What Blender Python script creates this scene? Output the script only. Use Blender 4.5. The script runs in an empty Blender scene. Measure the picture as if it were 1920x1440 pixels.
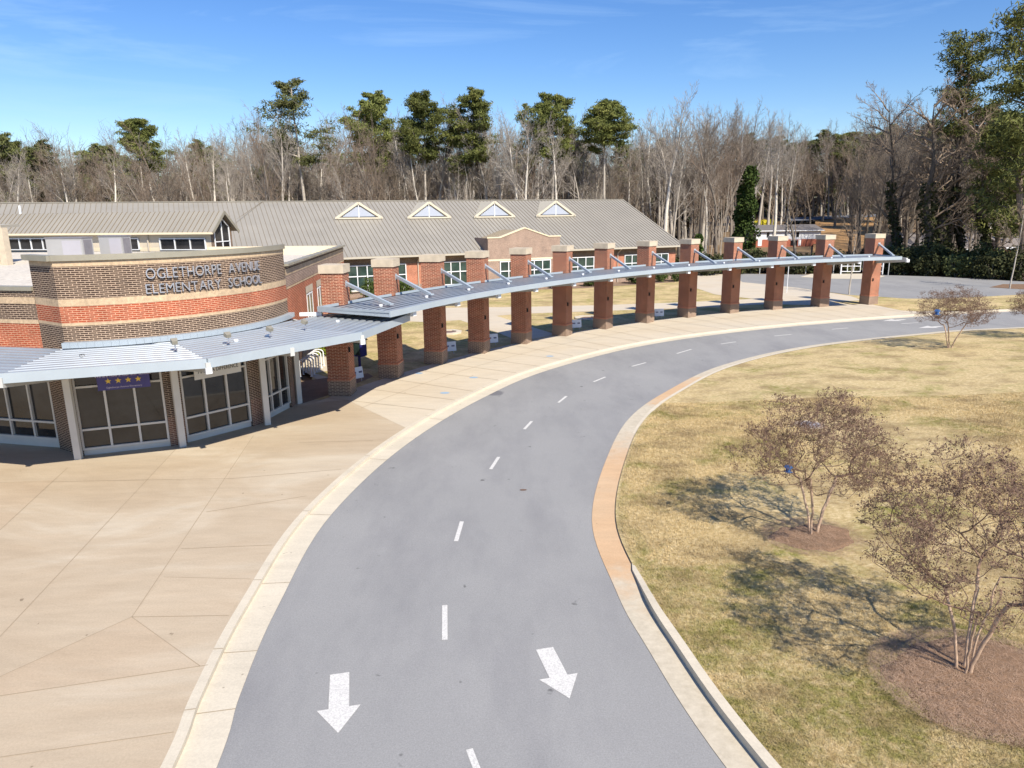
import bpy, math, random
import numpy as np
from mathutils import Matrix, Vector
S = bpy.context.scene; COL = S.collection
rnd = random.Random(7); nr = np.random.default_rng(7)
PI = math.pi
# ------------------------------------------------------------------ camera model (metres, camera 8 m up)
H = 8.0; FPX = 1339.18; PITCH = 0.23644; ROLL = 0.012831
_f = np.array([0, math.cos(PITCH), -math.sin(PITCH)]); _d = np.array([0, -math.sin(PITCH), -math.cos(PITCH)]); _x = np.array([1., 0, 0])
CR = math.cos(ROLL)*_x + math.sin(ROLL)*_d; CD = -math.sin(ROLL)*_x + math.cos(ROLL)*_d; CF = _f
def ray(x, y): return CF + CR*(x-960)/FPX + CD*(y-720)/FPX
def g(x, y, z=0.0):
    v = ray(x, y); v = v*((z-H)/v[2]); return np.array([v[0], v[1], z])
def atY(x, y, Y):
    v = ray(x, y); v = v*(Y/v[1]); return v + np.array([0, 0, H])
def onplane(x, y, p, n):
    v = ray(x, y); c = np.array([0, 0, H]); t = ((np.array(p)-c) @ np.array(n))/(v @ np.array(n)); return c+v*t
def px(P):
    P = np.array(P, float)-np.array([0, 0, H]); return 960+FPX*(P@CR)/(P@CF), 720+FPX*(P@CD)/(P@CF)

# ------------------------------------------------------------------ mesh helpers
class MB:
    def __init__(s): s.v = []; s.f = []; s.uv = []
    def face(s, pts, uv=None):
        b = len(s.v); s.v += [tuple(map(float, p)) for p in pts]; s.f.append(tuple(range(b, b+len(pts))))
        s.uv.append(uv)
        return s
    def wallquad(s, a, b, z0, z1, u0=0.0, flip=False):
        L = math.hypot(b[0]-a[0], b[1]-a[1])
        pts = [(a[0], a[1], z0), (b[0], b[1], z0), (b[0], b[1], z1), (a[0], a[1], z1)]; uv = [(u0, z0), (u0+L, z0), (u0+L, z1), (u0, z1)]
        if flip: pts.reverse(); uv.reverse()
        return s.face(pts, uv)
    def box(s, lo, hi, M=None):
        x0, y0, z0 = lo; x1, y1, z1 = hi
        P = [(x0,y0,z0),(x1,y0,z0),(x1,y1,z0),(x0,y1,z0),(x0,y0,z1),(x1,y0,z1),(x1,y1,z1),(x0,y1,z1)]
        if M is not None: Q = [tuple(M @ Vector(p)) for p in P]
        else: Q = P
        for q, ax in (((0,3,2,1),(0,1)),((4,5,6,7),(0,1)),((0,1,5,4),(0,2)),((1,2,6,5),(1,2)),((2,3,7,6),(0,2)),((3,0,4,7),(1,2))):
            s.face([Q[i] for i in q], [(P[i][ax[0]]+(.07 if ax[0] else 0), P[i][ax[1]]) for i in q])
        return s
    def prism(s, poly, z0, z1, bottom=True):
        n = len(poly); A = sum(poly[i][0]*poly[(i+1)%n][1]-poly[(i+1)%n][0]*poly[i][1] for i in range(n))
        if A < 0: poly = list(reversed(poly))
        s.face([(p[0], p[1], z1) for p in poly], [(p[0], p[1]) for p in poly])
        if bottom: s.face([(p[0], p[1], z0) for p in reversed(poly)], [(p[0], p[1]) for p in reversed(poly)])
        u = 0
        for i in range(n):
            a, b = poly[i], poly[(i+1)%n]; s.wallquad(a, b, z0, z1, u); u += math.hypot(b[0]-a[0], b[1]-a[1])
        return s
    def hexa(s, bot, top):       # two 4-point loops (ccw from above)
        s.face(list(top)); s.face(list(reversed(bot)))
        for i in range(4):
            j = (i+1) % 4; s.face([bot[i], bot[j], top[j], top[i]])
        return s
    def beam(s, a, b, w, h, up=(0,0,1)):   # box beam from a to b, top centred
        a = Vector(a); b = Vector(b); d = (b-a).normalized(); x = d.cross(Vector(up)).normalized(); u = x.cross(d)
        lo = [a-x*w/2-u*h/2, a+x*w/2-u*h/2, a+x*w/2+u*h/2, a-x*w/2+u*h/2]; hi = [p+(b-a) for p in lo]
        s.face([tuple(p) for p in lo]); s.face([tuple(p) for p in reversed(hi)])
        for i in range(4):
            j = (i+1) % 4; s.face([tuple(lo[j]), tuple(lo[i]), tuple(hi[i]), tuple(hi[j])])
        return s
    def tube(s, pts, r, k=8):
        rings = []
        for i, p in enumerate(pts):
            p = Vector(p); q = Vector(pts[min(i+1, len(pts)-1)]); o = Vector(pts[max(i-1, 0)]); d = (q-o).normalized()
            a = d.orthogonal().normalized(); b = d.cross(a); rr = r[i] if hasattr(r, '__len__') else r
            if i and abs(d.dot(Vector((0,0,1)))) < 2:
                a = (pa - d*pa.dot(d)).normalized(); b = d.cross(a)
            pa = a
            rings.append([tuple(p+(a*math.cos(t)+b*math.sin(t))*rr) for t in [2*PI*j/k for j in range(k)]])
        for A, B in zip(rings, rings[1:]):
            for j in range(k): s.face([A[j], A[(j+1)%k], B[(j+1)%k], B[j]])
        s.face(list(reversed(rings[0]))); s.face(rings[-1])
        return s
    def build(s, name, mat, parent=None, smooth=False, **kw):
        me = bpy.data.meshes.new(name); me.from_pydata(s.v, [], s.f)
        if any(u for u in s.uv):
            uvl = me.uv_layers.new(name='UVMap'); k = 0
            for f, u in zip(s.f, s.uv):
                for i in range(len(f)):
                    if u: uvl.data[k].uv = u[i]
                    k += 1
        me.materials.append(mat)
        if smooth:
            for p in me.polygons: p.use_smooth = True
        o = bpy.data.objects.new(name, me); COL.objects.link(o)
        if parent: o.parent = parent
        for a, b in kw.items(): o[a] = b
        return o
def npmesh(name, V, F):          # V (n,3), F (m,k) all same k
    me = bpy.data.meshes.new(name); V = np.asarray(V, np.float32); F = np.asarray(F, np.int32); k = F.shape[1]
    me.vertices.add(len(V)); me.vertices.foreach_set('co', V.ravel()); me.loops.add(F.size); me.loops.foreach_set('vertex_index', F.ravel())
    me.polygons.add(len(F)); me.polygons.foreach_set('loop_start', np.arange(0, F.size, k, dtype=np.int32)); me.update(calc_edges=True)
    return me
def meshobj(name, me, mat, parent=None, **kw):
    if mat and not me.materials: me.materials.append(mat)
    o = bpy.data.objects.new(name, me); COL.objects.link(o)
    if parent: o.parent = parent
    for a, b in kw.items(): o[a] = b
    return o
def empty(name, loc=(0,0,0), rz=0, **kw):
    o = bpy.data.objects.new(name, None); COL.objects.link(o); o.location = loc; o.rotation_euler = (0, 0, rz); o.empty_display_size = .2
    for a, b in kw.items(): o[a] = b
    return o
def copy_tree(o, parent=None):
    c = o.copy(); COL.objects.link(c); c.parent = parent
    for ch in list(o.children): copy_tree(ch, c)
    return c
def segs_mesh(name, Sg, k=4):    # Sg rows: x0 y0 z0 x1 y1 z1 r0 r1
    Sg = np.asarray(Sg); A = Sg[:, :3]; B = Sg[:, 3:6]; D = B-A; L = np.linalg.norm(D, axis=1, keepdims=True)+1e-9; D = D/L
    B = B + D*Sg[:, 7:8]*.3
    ref = np.where(np.abs(D[:, 2:3]) > .9, np.array([[1., 0, 0]]), np.array([[0, 0, 1.]])); X = np.cross(D, ref); X /= np.linalg.norm(X, axis=1, keepdims=True); Y = np.cross(D, X)
    V = []
    for P, R in ((A, Sg[:, 6:7]), (B, Sg[:, 7:8])):
        for j in range(k):
            t = 2*PI*j/k; V.append(P+(X*math.cos(t)+Y*math.sin(t))*R)
    V = np.stack(V, 1); n = len(Sg); F = []
    for j in range(k): F.append([j, (j+1) % k, k+(j+1) % k, k+j])
    F = (np.array(F)[None]+(np.arange(n)*2*k)[:, None, None]).reshape(-1, 4)
    return npmesh(name, V.reshape(-1, 3), F)
def cards(name, C, size, flat=0.0, rs=None, elong=1.0):   # a small quad at each centre
    rs = rs or nr; n = len(C); a = rs.normal(size=(n, 3)); a /= np.linalg.norm(a, axis=1, keepdims=True)
    b = rs.normal(size=(n, 3)); b -= (b*a).sum(1, keepdims=True)*a; b /= np.linalg.norm(b, axis=1, keepdims=True)
    sz = (size*rs.uniform(.6, 1.4, size=(n, 1)))/2; a = a*sz*elong; b = b*sz
    V = np.stack([C-a-b, C+a-b*.6, C+a*.9+b, C-a*.7+b*.9], 1).reshape(-1, 3); F = np.arange(n*4).reshape(-1, 4)
    return npmesh(name, V, F)

# ------------------------------------------------------------------ materials
def mat(name, col=(.5,.5,.5), rough=.8, metal=0.0, spec=.3):
    m = bpy.data.materials.new(name); m.use_nodes = True; b = m.node_tree.nodes['Principled BSDF']
    b.inputs['Base Color'].default_value = (*col, 1); b.inputs['Roughness'].default_value = rough; b.inputs['Metallic'].default_value = metal
    b.inputs['Specular IOR Level'].default_value = spec
    return m
def N(m, t, **kw):
    n = m.node_tree.nodes.new(t)
    for k, v in kw.items():
        if k in n.inputs: n.inputs[k].default_value = v
        else: setattr(n, k, v)
    return n
def L(m, a, b): m.node_tree.links.new(a, b)
def noise(m, scale, detail=6, rough=.6, vec=None, dist=0.0):
    n = N(m, 'ShaderNodeTexNoise'); n.inputs['Scale'].default_value = scale; n.inputs['Detail'].default_value = detail; n.inputs['Roughness'].default_value = rough; n.inputs['Distortion'].default_value = dist
    if vec: L(m, vec, n.inputs['Vector'])
    return n.outputs['Fac']
def ramp(m, fac, stops):
    r = N(m, 'ShaderNodeValToRGB'); e = r.color_ramp.elements
    while len(e) < len(stops): e.new(.5)
    for el, (p, c) in zip(e, stops): el.position = p; el.color = (*c, 1) if len(c) == 3 else c
    L(m, fac, r.inputs['Fac']); return r.outputs['Color']
def mixc(m, fac, a, b, mode='MIX'):
    n = N(m, 'ShaderNodeMix', data_type='RGBA', blend_type=mode)
    for s, v in ((n.inputs[0], fac), (n.inputs[6], a), (n.inputs[7], b)):
        if hasattr(v, 'links'): L(m, v, s)
        elif isinstance(v, tuple): s.default_value = (*v, 1)
        else: s.default_value = v
    return n.outputs[2]
def pos(m): return N(m, 'ShaderNodeNewGeometry').outputs['Position']
def mapped(m, vec, scale=(1,1,1), rot=(0,0,0), loc=(0,0,0)):
    n = N(m, 'ShaderNodeMapping'); n.inputs['Scale'].default_value = scale; n.inputs['Rotation'].default_value = rot; n.inputs['Location'].default_value = loc; L(m, vec, n.inputs['Vector']); return n.outputs['Vector']
def bsdf(m): return m.node_tree.nodes['Principled BSDF']
def setc(m, c): L(m, c, bsdf(m).inputs['Base Color'])
def bump(m, h, strength=.3, dist=.02):
    b = N(m, 'ShaderNodeBump'); b.inputs['Strength'].default_value = strength; b.inputs['Distance'].default_value = dist; L(m, h, b.inputs['Height']); L(m, b.outputs['Normal'], bsdf(m).inputs['Normal'])
def varied(name, col, amt=.15, scale=3, rough=.8, metal=0.0, spec=.3, fine=None):
    m = mat(name, col, rough, metal, spec); p = N(m, 'ShaderNodeTexCoord').outputs['Object']
    lo = tuple(max(0, c*(1-amt)) for c in col); hi = tuple(min(1, c*(1+amt)) for c in col)
    c = ramp(m, noise(m, scale, 8, .65, p), [(.3, lo), (.7, hi)])
    if fine: c = mixc(m, .5, c, ramp(m, noise(m, fine, 4, .7, p), [(.35, tuple(x*.6 for x in col)), (.65, tuple(min(1, x*1.35) for x in col))]))
    setc(m, c); return m
def brick(name, c1, c2, mortar, ms=.012, w=.25, h=.067, soldier=False):
    m = mat(name, c1, .9, 0, .15); uv = N(m, 'ShaderNodeUVMap').outputs['UV']
    b = N(m, 'ShaderNodeTexBrick'); b.offset = 0.0 if soldier else .5
    for k, v in (('Color1', (*c1, 1)), ('Color2', (*c2, 1)), ('Mortar', (*mortar, 1)), ('Scale', 1.0), ('Mortar Size', ms), ('Mortar Smooth', .1), ('Bias', 0.0), ('Brick Width', w), ('Row Height', h)): b.inputs[k].default_value = v
    L(m, uv, b.inputs['Vector'])
    n = noise(m, 1.1, 6, .6, pos(m)); c = mixc(m, 1.0, b.outputs['Color'], ramp(m, n, [(.3, (.78, .78, .78)), (.7, (1.12, 1.1, 1.08))]), 'MULTIPLY')
    n2 = noise(m, 9, 3, .6, uv); c = mixc(m, 1.0, c, ramp(m, n2, [(.3, (.8, .8, .8)), (.7, (1.15, 1.15, 1.15))]), 'MULTIPLY')
    setc(m, c); bump(m, b.outputs['Fac'], -.4, .006); return m
MORT = (.52, .39, .285)
B_dark = brick('brick_dark', (.058, .038, .030), (.092, .060, .044), MORT, .0100)
B_red = brick('brick_red', (.40, .085, .038), (.32, .07, .036), (.60, .34, .22), .0115)
B_brown = brick('brick_brown', (.20, .095, .062), (.13, .065, .048), (.47, .35, .27), .0115)
B_cream = brick('brick_cream', (.60, .45, .29), (.55, .41, .27), (.55, .42, .29), .006, .07, .22, True)
B_tan = brick('brick_tan', (.29, .19, .15), (.23, .15, .12), (.50, .40, .32), .012)
B_orange = brick('brick_orange', (.46, .15, .08), (.40, .12, .065), (.55, .36, .26), .010)
M_stone = varied('cast_stone', (.56, .47, .35), .14, 2.5)
M_metal = varied('canopy_metal', (.36, .395, .425), .08, 1.2, .42, .3, .5)
M_fascia = varied('canopy_fascia', (.40, .455, .50), .06, 1.0, .4, .15, .5)
M_deckdark = varied('deck_groove_shade', (.06, .075, .095), .1, 2, .6, .2)  # near-black colour stands in for the shade in the gaps between ribs
M_post = varied('post_paint', (.62, .58, .52), .06, 1.5, .5)
M_white = varied('white_paint', (.76, .77, .78), .05, 2, .5)
M_soffit = varied('soffit_paint', (.5, .5, .48), .08, 2, .6)
M_alum = mat('letter_aluminium', (.55, .56, .62), .35, .7, .5)
M_coping = varied('coping_metal', (.36, .33, .26), .1, 1.5, .45, .3)
M_roofmem = varied('roof_membrane', (.62, .56, .47), .12, .5, .85, fine=6)
M_cream = varied('cream_stucco', (.60, .52, .40), .08, .8)
M_creamlight = varied('cream_trim', (.72, .62, .44), .08, .8)
M_drain = mat('downspout_tan', (.50, .44, .36), .5)
M_gutter = mat('eave_gutter', (.52, .47, .38), .45, .2)
def glassmat(name, tint, rough=.06, refl=.5):
    m = mat(name, tint, rough, 0, refl); n = noise(m, .9, 5, .6, pos(m)); setc(m, ramp(m, n, [(.35, tuple(c*.55 for c in tint)), (.7, tuple(c*1.5 for c in tint))])); bsdf(m).inputs['IOR'].default_value = 1.5
    return m
M_glass = glassmat('storefront_glass', (.030, .029, .028), .02, .6)
M_glassgreen = glassmat('classroom_glass', (.035, .060, .050), .06, .6)
M_glassdark = glassmat('clerestory_glass', (.02, .02, .022), .06, .5)
def roofmat():
    m = varied('standing_seam_roof', (.325, .30, .255), .08, .35, .5, .1, .3); return m
M_roof = roofmat(); M_seam = mat('roof_seam', (.23, .19, .14), .6, .1)
M_dormer = varied('dormer_roof', (.60, .54, .42), .05, 1, .45)
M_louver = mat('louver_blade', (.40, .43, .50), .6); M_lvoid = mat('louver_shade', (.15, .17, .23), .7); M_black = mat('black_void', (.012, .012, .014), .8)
# ground materials
def asphalt():
    m = mat('asphalt', (.2, .2, .2), .88, 0, .2); p = pos(m)
    c = ramp(m, noise(m, .16, 6, .6, p), [(.3, (.265, .262, .255)), (.5, (.295, .29, .28)), (.72, (.335, .328, .315))])
    c = mixc(m, .38, c, ramp(m, noise(m, 38, 4, .85, p), [(.3, (.16, .158, .155)), (.5, (.295, .29, .28)), (.72, (.46, .45, .44))]))
    # darker wheel wear and blotches
    w = ramp(m, noise(m, .45, 4, .7, mapped(m, p, (1, .35, 1))), [(.45, (1, 1, 1)), (.7, (.84, .84, .86))]); c = mixc(m, 1.0, c, w, 'MULTIPLY')
    s = ramp(m, noise(m, 2.6, 2, .5, p), [(.0, (1, 1, 1)), (.73, (1, 1, 1)), (.78, (.45, .45, .45))]); c = mixc(m, 1.0, c, s, 'MULTIPLY')
    # soft dark blot by the bend
    d = N(m, 'ShaderNodeVectorMath', operation='DISTANCE'); L(m, mapped(m, p, (1, 1, 0)), d.inputs[0]); d.inputs[1].default_value = tuple(g(925, 733)[:2])+(0,)
    md = N(m, 'ShaderNodeMath', operation='ADD'); L(m, d.outputs['Value'], md.inputs[0]); L(m, noise(m, 1.4, 4, .6, p), md.inputs[1])
    c = mixc(m, 1.0, c, ramp(m, md.outputs[0], [(0, (.5, .5, .55)), (.85, (.62, .62, .66)), (1, (1, 1, 1))]), 'MULTIPLY')
    setc(m, c); bump(m, noise(m, 45, 3, .8, p), .35, .01); return m
def concrete(name, a, b, c3, fine=25):
    m = mat(name, a, .85, 0, .25); p = pos(m)
    c = ramp(m, noise(m, .16, 7, .62, mapped(m, p, (1, 1.9, 1), (0, 0, .3)), .7), [(.37, a), (.5, b), (.63, c3)])
    c = mixc(m, .35, c, ramp(m, noise(m, 1.3, 8, .7, mapped(m, p, (.5, 2.2, 1), (0, 0, .25))), [(.35, tuple(x*.72 for x in b)), (.65, tuple(x*1.2 for x in b))]))
    c = mixc(m, .35, c, ramp(m, noise(m, fine, 4, .8, p), [(.3, tuple(x*.7 for x in b)), (.7, tuple(x*1.25 for x in b))]))
    s = ramp(m, noise(m, 4.2, 2, .5, p), [(.0, (1, 1, 1)), (.74, (1, 1, 1)), (.78, (.55, .53, .5))]); c = mixc(m, 1.0, c, s, 'MULTIPLY')
    setc(m, c); bump(m, noise(m, 30, 3, .7, p), .12, .006); return m
M_asph = asphalt()
M_plaza = concrete('plaza_concrete', (.41, .31, .205), (.49, .395, .28), (.63, .56, .44))
M_walk = concrete('walk_concrete', (.53, .44, .32), (.60, .52, .40), (.52, .47, .39))
M_kerb = concrete('kerb_concrete', (.55, .49, .38), (.62, .55, .43), (.50, .44, .34))
M_kerbor = concrete('stained_gutter', (.53, .33, .18), (.58, .39, .23), (.58, .43, .28))
def stained():
    m = M_kerbor; p = pos(m); sp = N(m, 'ShaderNodeSeparateXYZ'); L(m, p, sp.inputs[0])
    ad = N(m, 'ShaderNodeMath', operation='MULTIPLY_ADD'); L(m, noise(m, 1.3, 5, .65, p), ad.inputs[0]); ad.inputs[1].default_value = 5.0; L(m, sp.outputs['Y'], ad.inputs[2])
    def mr(lo, hi):
        n = N(m, 'ShaderNodeMapRange'); L(m, ad.outputs[0], n.inputs[0]); n.inputs[1].default_value = lo; n.inputs[2].default_value = hi; n.interpolation_type = 'SMOOTHSTEP'; return n.outputs[0]
    a = N(m, 'ShaderNodeMath', operation='MULTIPLY'); L(m, mr(15.6, 18.2), a.inputs[0]); L(m, mr(28.5, 24), a.inputs[1])
    b = N(m, 'ShaderNodeMath', operation='MULTIPLY'); L(m, mr(31.5, 33), b.inputs[0]); L(m, mr(38, 35.5), b.inputs[1])
    c = N(m, 'ShaderNodeMath', operation='MAXIMUM'); L(m, a.outputs[0], c.inputs[0]); L(m, b.outputs[0], c.inputs[1])
    old = bsdf(m).inputs['Base Color'].links[0].from_socket; pale = ramp(m, noise(m, 6, 6, .7, p), [(.3, (.46, .40, .30)), (.7, (.60, .53, .41))]); setc(m, mixc(m, c.outputs[0], pale, old))
stained()
M_joint = mat('joint_dark', (.35, .275, .19), .9)
M_paint = varied('road_paint', (.62, .60, .56), .12, 6, .7, fine=30)
def lawn(name, straw=1.0, green=.5, seed=0.0):
    m = mat(name, (.4, .34, .2), .95, 0, .1); p = mapped(m, pos(m), (1, 1, 1), (0, 0, 0), (seed, seed*1.7, 0))
    c = ramp(m, noise(m, 7, 8, .8, mapped(m, p, (1, 1.5, 1), (0, 0, .2))), [(.26, (.21*straw, .14*straw, .06*straw)), (.46, (.53*straw, .40*straw, .195*straw)), (.7, (.80*straw, .67*straw, .42*straw))])
    dd = N(m, 'ShaderNodeVectorMath', operation='DISTANCE'); L(m, mapped(m, pos(m), (1, 1, 0)), dd.inputs[0]); dd.inputs[1].default_value = (5.6, 9.6, 0)
    mr = N(m, 'ShaderNodeMapRange'); L(m, dd.outputs['Value'], mr.inputs[0]); mr.inputs[1].default_value = 1.0; mr.inputs[2].default_value = 6.5; mr.inputs[3].default_value = .10; mr.inputs[4].default_value = 0.0
    ad = N(m, 'ShaderNodeMath', operation='ADD'); L(m, noise(m, .33, 7, .7, mapped(m, p, (1, 1.25, 1), (0, 0, .4)), .6), ad.inputs[0]); L(m, mr.outputs[0], ad.inputs[1])
    gfac = ramp(m, ad.outputs[0], [(.56-.18*green, (0, 0, 0)), (.68-.12*green, (1, 1, 1))])
    g2 = mixc(m, 1.0, gfac, ramp(m, noise(m, 3.5, 5, .75, p), [(.36, (.05, .05, .05)), (.56, (.9, .9, .9))]), 'MULTIPLY')
    c = mixc(m, g2, c, ramp(m, noise(m, 20, 4, .7, p), [(.3, (.13, .13, .03)), (.7, (.36, .345, .09))]))
    bf = ramp(m, noise(m, .5, 6, .7, mapped(m, p, (1, 1.3, 1), (0, 0, -.2), (9, 4, 0))), [(.47, (0, 0, 0)), (.66, (.8, .8, .8))])
    c = mixc(m, bf, c, ramp(m, noise(m, 16, 4, .7, p), [(.3, (.17, .115, .055)), (.7, (.42, .31, .165))]))
    setc(m, c); bump(m, noise(m, 28, 4, .85, p), .9, .03); return m
M_lawn = lawn('island_lawn', 1.0, .36)
M_lawn2 = lawn('courtyard_lawn', 1.02, .55, 13.0)
M_mulch = varied('pine_straw_mulch', (.22, .135, .08), .6, 3.2, .95, fine=14)
M_bedm = varied('planting_bed_mulch', (.25, .175, .12), .3, 2, .95, fine=20)
M_litter = varied('leaf_litter', (.20, .135, .075), .35, .12, .95, fine=3)
M_bark = varied('grey_bark', (.46, .41, .345), .3, 1.2, .9, fine=7)
M_barklight = varied('pale_bark', (.68, .62, .53), .2, 1.0, .9, fine=7)
M_barkdark = varied('dark_bark', (.10, .082, .065), .3, 1.2, .9, fine=7)
M_barkmid = varied('mid_bark', (.22, .185, .15), .3, 1.0, .9, fine=7)  # mid-dark bark tone for some bare trees and the far wood
M_barkdk2 = varied('dark_grey_bark', (.15, .125, .10), .3, 1.0, .9, fine=7); M_twigdark = varied('dark_twig_bark', (.20, .165, .13), .25, .6, .9)
M_twig = varied('twig_bark', (.37, .325, .275), .25, .6, .9)
M_twigbrown = varied('brown_twig_bark', (.25, .19, .14), .25, .6, .9)
M_myrtle = varied('myrtle_bark', (.48, .34, .24), .25, 3, .7, fine=12)
M_seed = varied('seed_heads', (.15, .09, .062), .35, 4, .9)
def foliage(name, a, b, c3, sc=.5):
    m = mat(name, b, .75, 0, .15); p = N(m, 'ShaderNodeTexCoord').outputs['Object']
    oi = N(m, 'ShaderNodeObjectInfo').outputs['Random']
    c = ramp(m, noise(m, sc, 5, .7, p), [(.3, a), (.5, b), (.7, c3)]); h = N(m, 'ShaderNodeHueSaturation'); L(m, c, h.inputs['Color'])
    mr = N(m, 'ShaderNodeMapRange'); L(m, oi, mr.inputs[0]); mr.inputs[3].default_value = .75; mr.inputs[4].default_value = 1.3; L(m, mr.outputs[0], h.inputs['Value']); setc(m, h.outputs['Color']); return m
M_pine = foliage('pine_needles', (.075, .095, .028), (.135, .15, .042), (.23, .23, .065))
M_pine2 = foliage('pine_needles_dull', (.07, .085, .035), (.13, .14, .05), (.20, .195, .075))
M_shrub = foliage('shrub_leaves', (.03, .05, .012), (.07, .10, .025), (.12, .15, .04), 3)
M_ivy = foliage('ivy_leaves', (.02, .035, .008), (.05, .08, .018), (.10, .13, .03), 1.5)
M_dark = foliage('thicket_leaves', (.02, .026, .010), (.045, .05, .02), (.09, .085, .035), .8)
M_brownf = foliage('brown_brush', (.045, .035, .024), (.085, .065, .043), (.15, .115, .075), .8)
M_bright = foliage('bright_bush_leaves', (.16, .22, .02), (.28, .34, .04), (.45, .38, .06), 3)
M_yellow = foliage('yellow_flowers', (.20, .20, .03), (.42, .36, .03), (.6, .5, .05), 3)

def smooth(pts, n=8):
    P = [np.array(p, float) for p in pts]; P = [2*P[0]-P[1]]+P+[2*P[-1]-P[-2]]; out = []
    for i in range(1, len(P)-2):
        for k in range(n):
            t = k/n; a, b, c, d = P[i-1:i+3]
            out.append(.5*((2*b)+(-a+c)*t+(2*a-5*b+4*c-d)*t*t+(-a+3*b-3*c+d)*t**3))
    out.append(P[-2]); return out
def offset(pts, d):
    out = []
    for i in range(len(pts)):
        a = pts[max(i-1, 0)]; b = pts[min(i+1, len(pts)-1)]; t = (b-a)/np.linalg.norm(b-a); out.append(pts[i]+np.array([-t[1], t[0]])*d)
    return out
def strip(mb, A, B, z):
    for i in range(len(A)-1): mb.face([(*B[i], z), (*B[i+1], z), (*A[i+1], z), (*A[i], z)], [tuple(B[i]), tuple(B[i+1]), tuple(A[i+1]), tuple(A[i])])
def wallstrip(mb, A, z0, z1):
    for i in range(len(A)-1): mb.wallquad(A[i], A[i+1], z0, z1)
ST = dict(kind='structure')
# ------------------------------------------------------------------ terrain
def hill(x, y):
    d = max(0.0, y-135-.25*abs(x-60)*(x < 60)); h = min(d, 120)*.045 + max(0, min(d-120, 250))*.03
    return -.16 + h*(1 if x > 0 else max(0, 1+x/80))
mb = MB(); xs = np.linspace(-420, 620, 66); ys = np.concatenate([np.linspace(-120, 130, 8), np.linspace(136, 900, 50)])
vid = {}
for j, y in enumerate(ys):
    for i, x in enumerate(xs): vid[i, j] = len(mb.v); mb.v.append((x, y, hill(x, y)))
for j in range(len(ys)-1):
    for i in range(len(xs)-1): mb.f.append((vid[i, j], vid[i+1, j], vid[i+1, j+1], vid[i, j+1])); mb.uv.append(None)
mb.build('ground', M_litter, **ST)

ROUT = smooth([(-3.6, -6), (-4.05, 3), (-4.52, 9.02), (-4.8, 10.87), (-5.04, 13.66), (-5.06, 18.38), (-3.85, 24.43), (-1.43, 30.75), (2.0, 36.7), (8.5, 43.5), (17.69, 48.9), (29.89, 53.3), (39.19, 55.6), (60, 58.5), (110, 61)])
RIN = smooth([(8.5, -6), (5.0, 3), (3.15, 8.89), (2.49, 12.14), (2.22, 14.15), (2.1, 17.8), (3.07, 22.45), (4.68, 27.48), (7.09, 31.77), (11.17, 37.2), (17.48, 42.2), (26.05, 46.0), (33.86, 48.1), (60, 51.5), (110, 54)])
road = MB().face([(*p, -.10) for p in reversed(RIN)] + [(*p, -.10) for p in ROUT]).build('road', M_asph, **ST)
# outer gutter and kerb
GO = offset(ROUT, .62); KO = offset(ROUT, .80)
m1 = MB(); strip(m1, GO, ROUT, -.094); m1.build('gutter', M_kerb, **ST)
m1 = MB(); strip(m1, KO, GO, .004); wallstrip(m1, list(reversed(GO)), -.094, .004); kerb = m1.build('kerb', M_kerb, **ST)
# kerb joints
mj = MB()
for i in range(4, len(KO)-30, 6):
    a, b = np.array(KO[i]), np.array(ROUT[i]); t = (ROUT[i+1]-ROUT[i]); t /= np.linalg.norm(t)
    mj.face([(*(a), .008), (*(a+t*.02), .008), (*(GO[i]+t*.02), .008), (*(GO[i]), .008)]); mj.face([(*(GO[i]), -.090), (*(GO[i]+t*.02), -.090), (*(b+t*.02), -.090), (*b, -.090)])
mj.build('kerb_joint', M_joint, kerb)
# inner gutter: flush, stained, then a raised kerb near the camera
RIs = [p for p in RIN]; n1 = next(i for i, p in enumerate(RIs) if p[1] > 14.2); n2 = next(i for i, p in enumerate(RIs) if p[1] > 25.5); n3 = next(i for i, p in enumerate(RIs) if p[1] > 29.5); n4 = next(i for i, p in enumerate(RIs) if p[1] > 34.5)
GI = offset(RIs, -.50)
for i in range(len(GI)):
    if RIs[i][1] > 12.5 and RIs[i][1] < 26: GI[i] = offset(RIs, -.50-.12*math.sin((RIs[i][1]-12.5)/13.5*PI))[i]
for i in range(n1+2, n2+1): GI[i] = offset(RIs, -.66)[i]
def seg(A, i, j): return A[i:j+1]
m1 = MB(); strip(m1, RIs, GI, -.09); m1.build('gutter', M_kerbor, **ST)
KI = offset(RIs, -.68)
m1 = MB()
A_, B_ = GI[:n1+3], KI[:n1+3]
for i in range(len(A_)-1):
    za = .05 if i < n1-3 else .05-.11*(i-n1+3)/5; zb = .05 if i+1 < n1-3 else .05-.11*(i+1-n1+3)/5
    m1.face([(*B_[i], za), (*B_[i+1], zb), (*A_[i+1], zb), (*A_[i], za)]); m1.face([(*A_[i], -.094), (*A_[i], za), (*A_[i+1], zb), (*A_[i+1], -.094)]); m1.face([(*B_[i], -.1), (*B_[i+1], -.1), (*B_[i+1], zb), (*B_[i], za)])
m1.build('kerb', M_kerb, **ST)
m1 = MB(); A_, B_ = offset(RIs, -.50)[n2:], offset(RIs, -.66)[n2:]
for i in range(len(A_)-1):
    za, zb = [-.088+.058*min(1, k/8) for k in (i, i+1)]; m1.face([(*B_[i], za), (*B_[i+1], zb), (*A_[i+1], zb), (*A_[i], za)]); m1.face([(*A_[i], -.092), (*A_[i], za), (*A_[i+1], zb), (*A_[i+1], -.092)])
m1.build('kerb', M_kerb, **ST)
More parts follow.
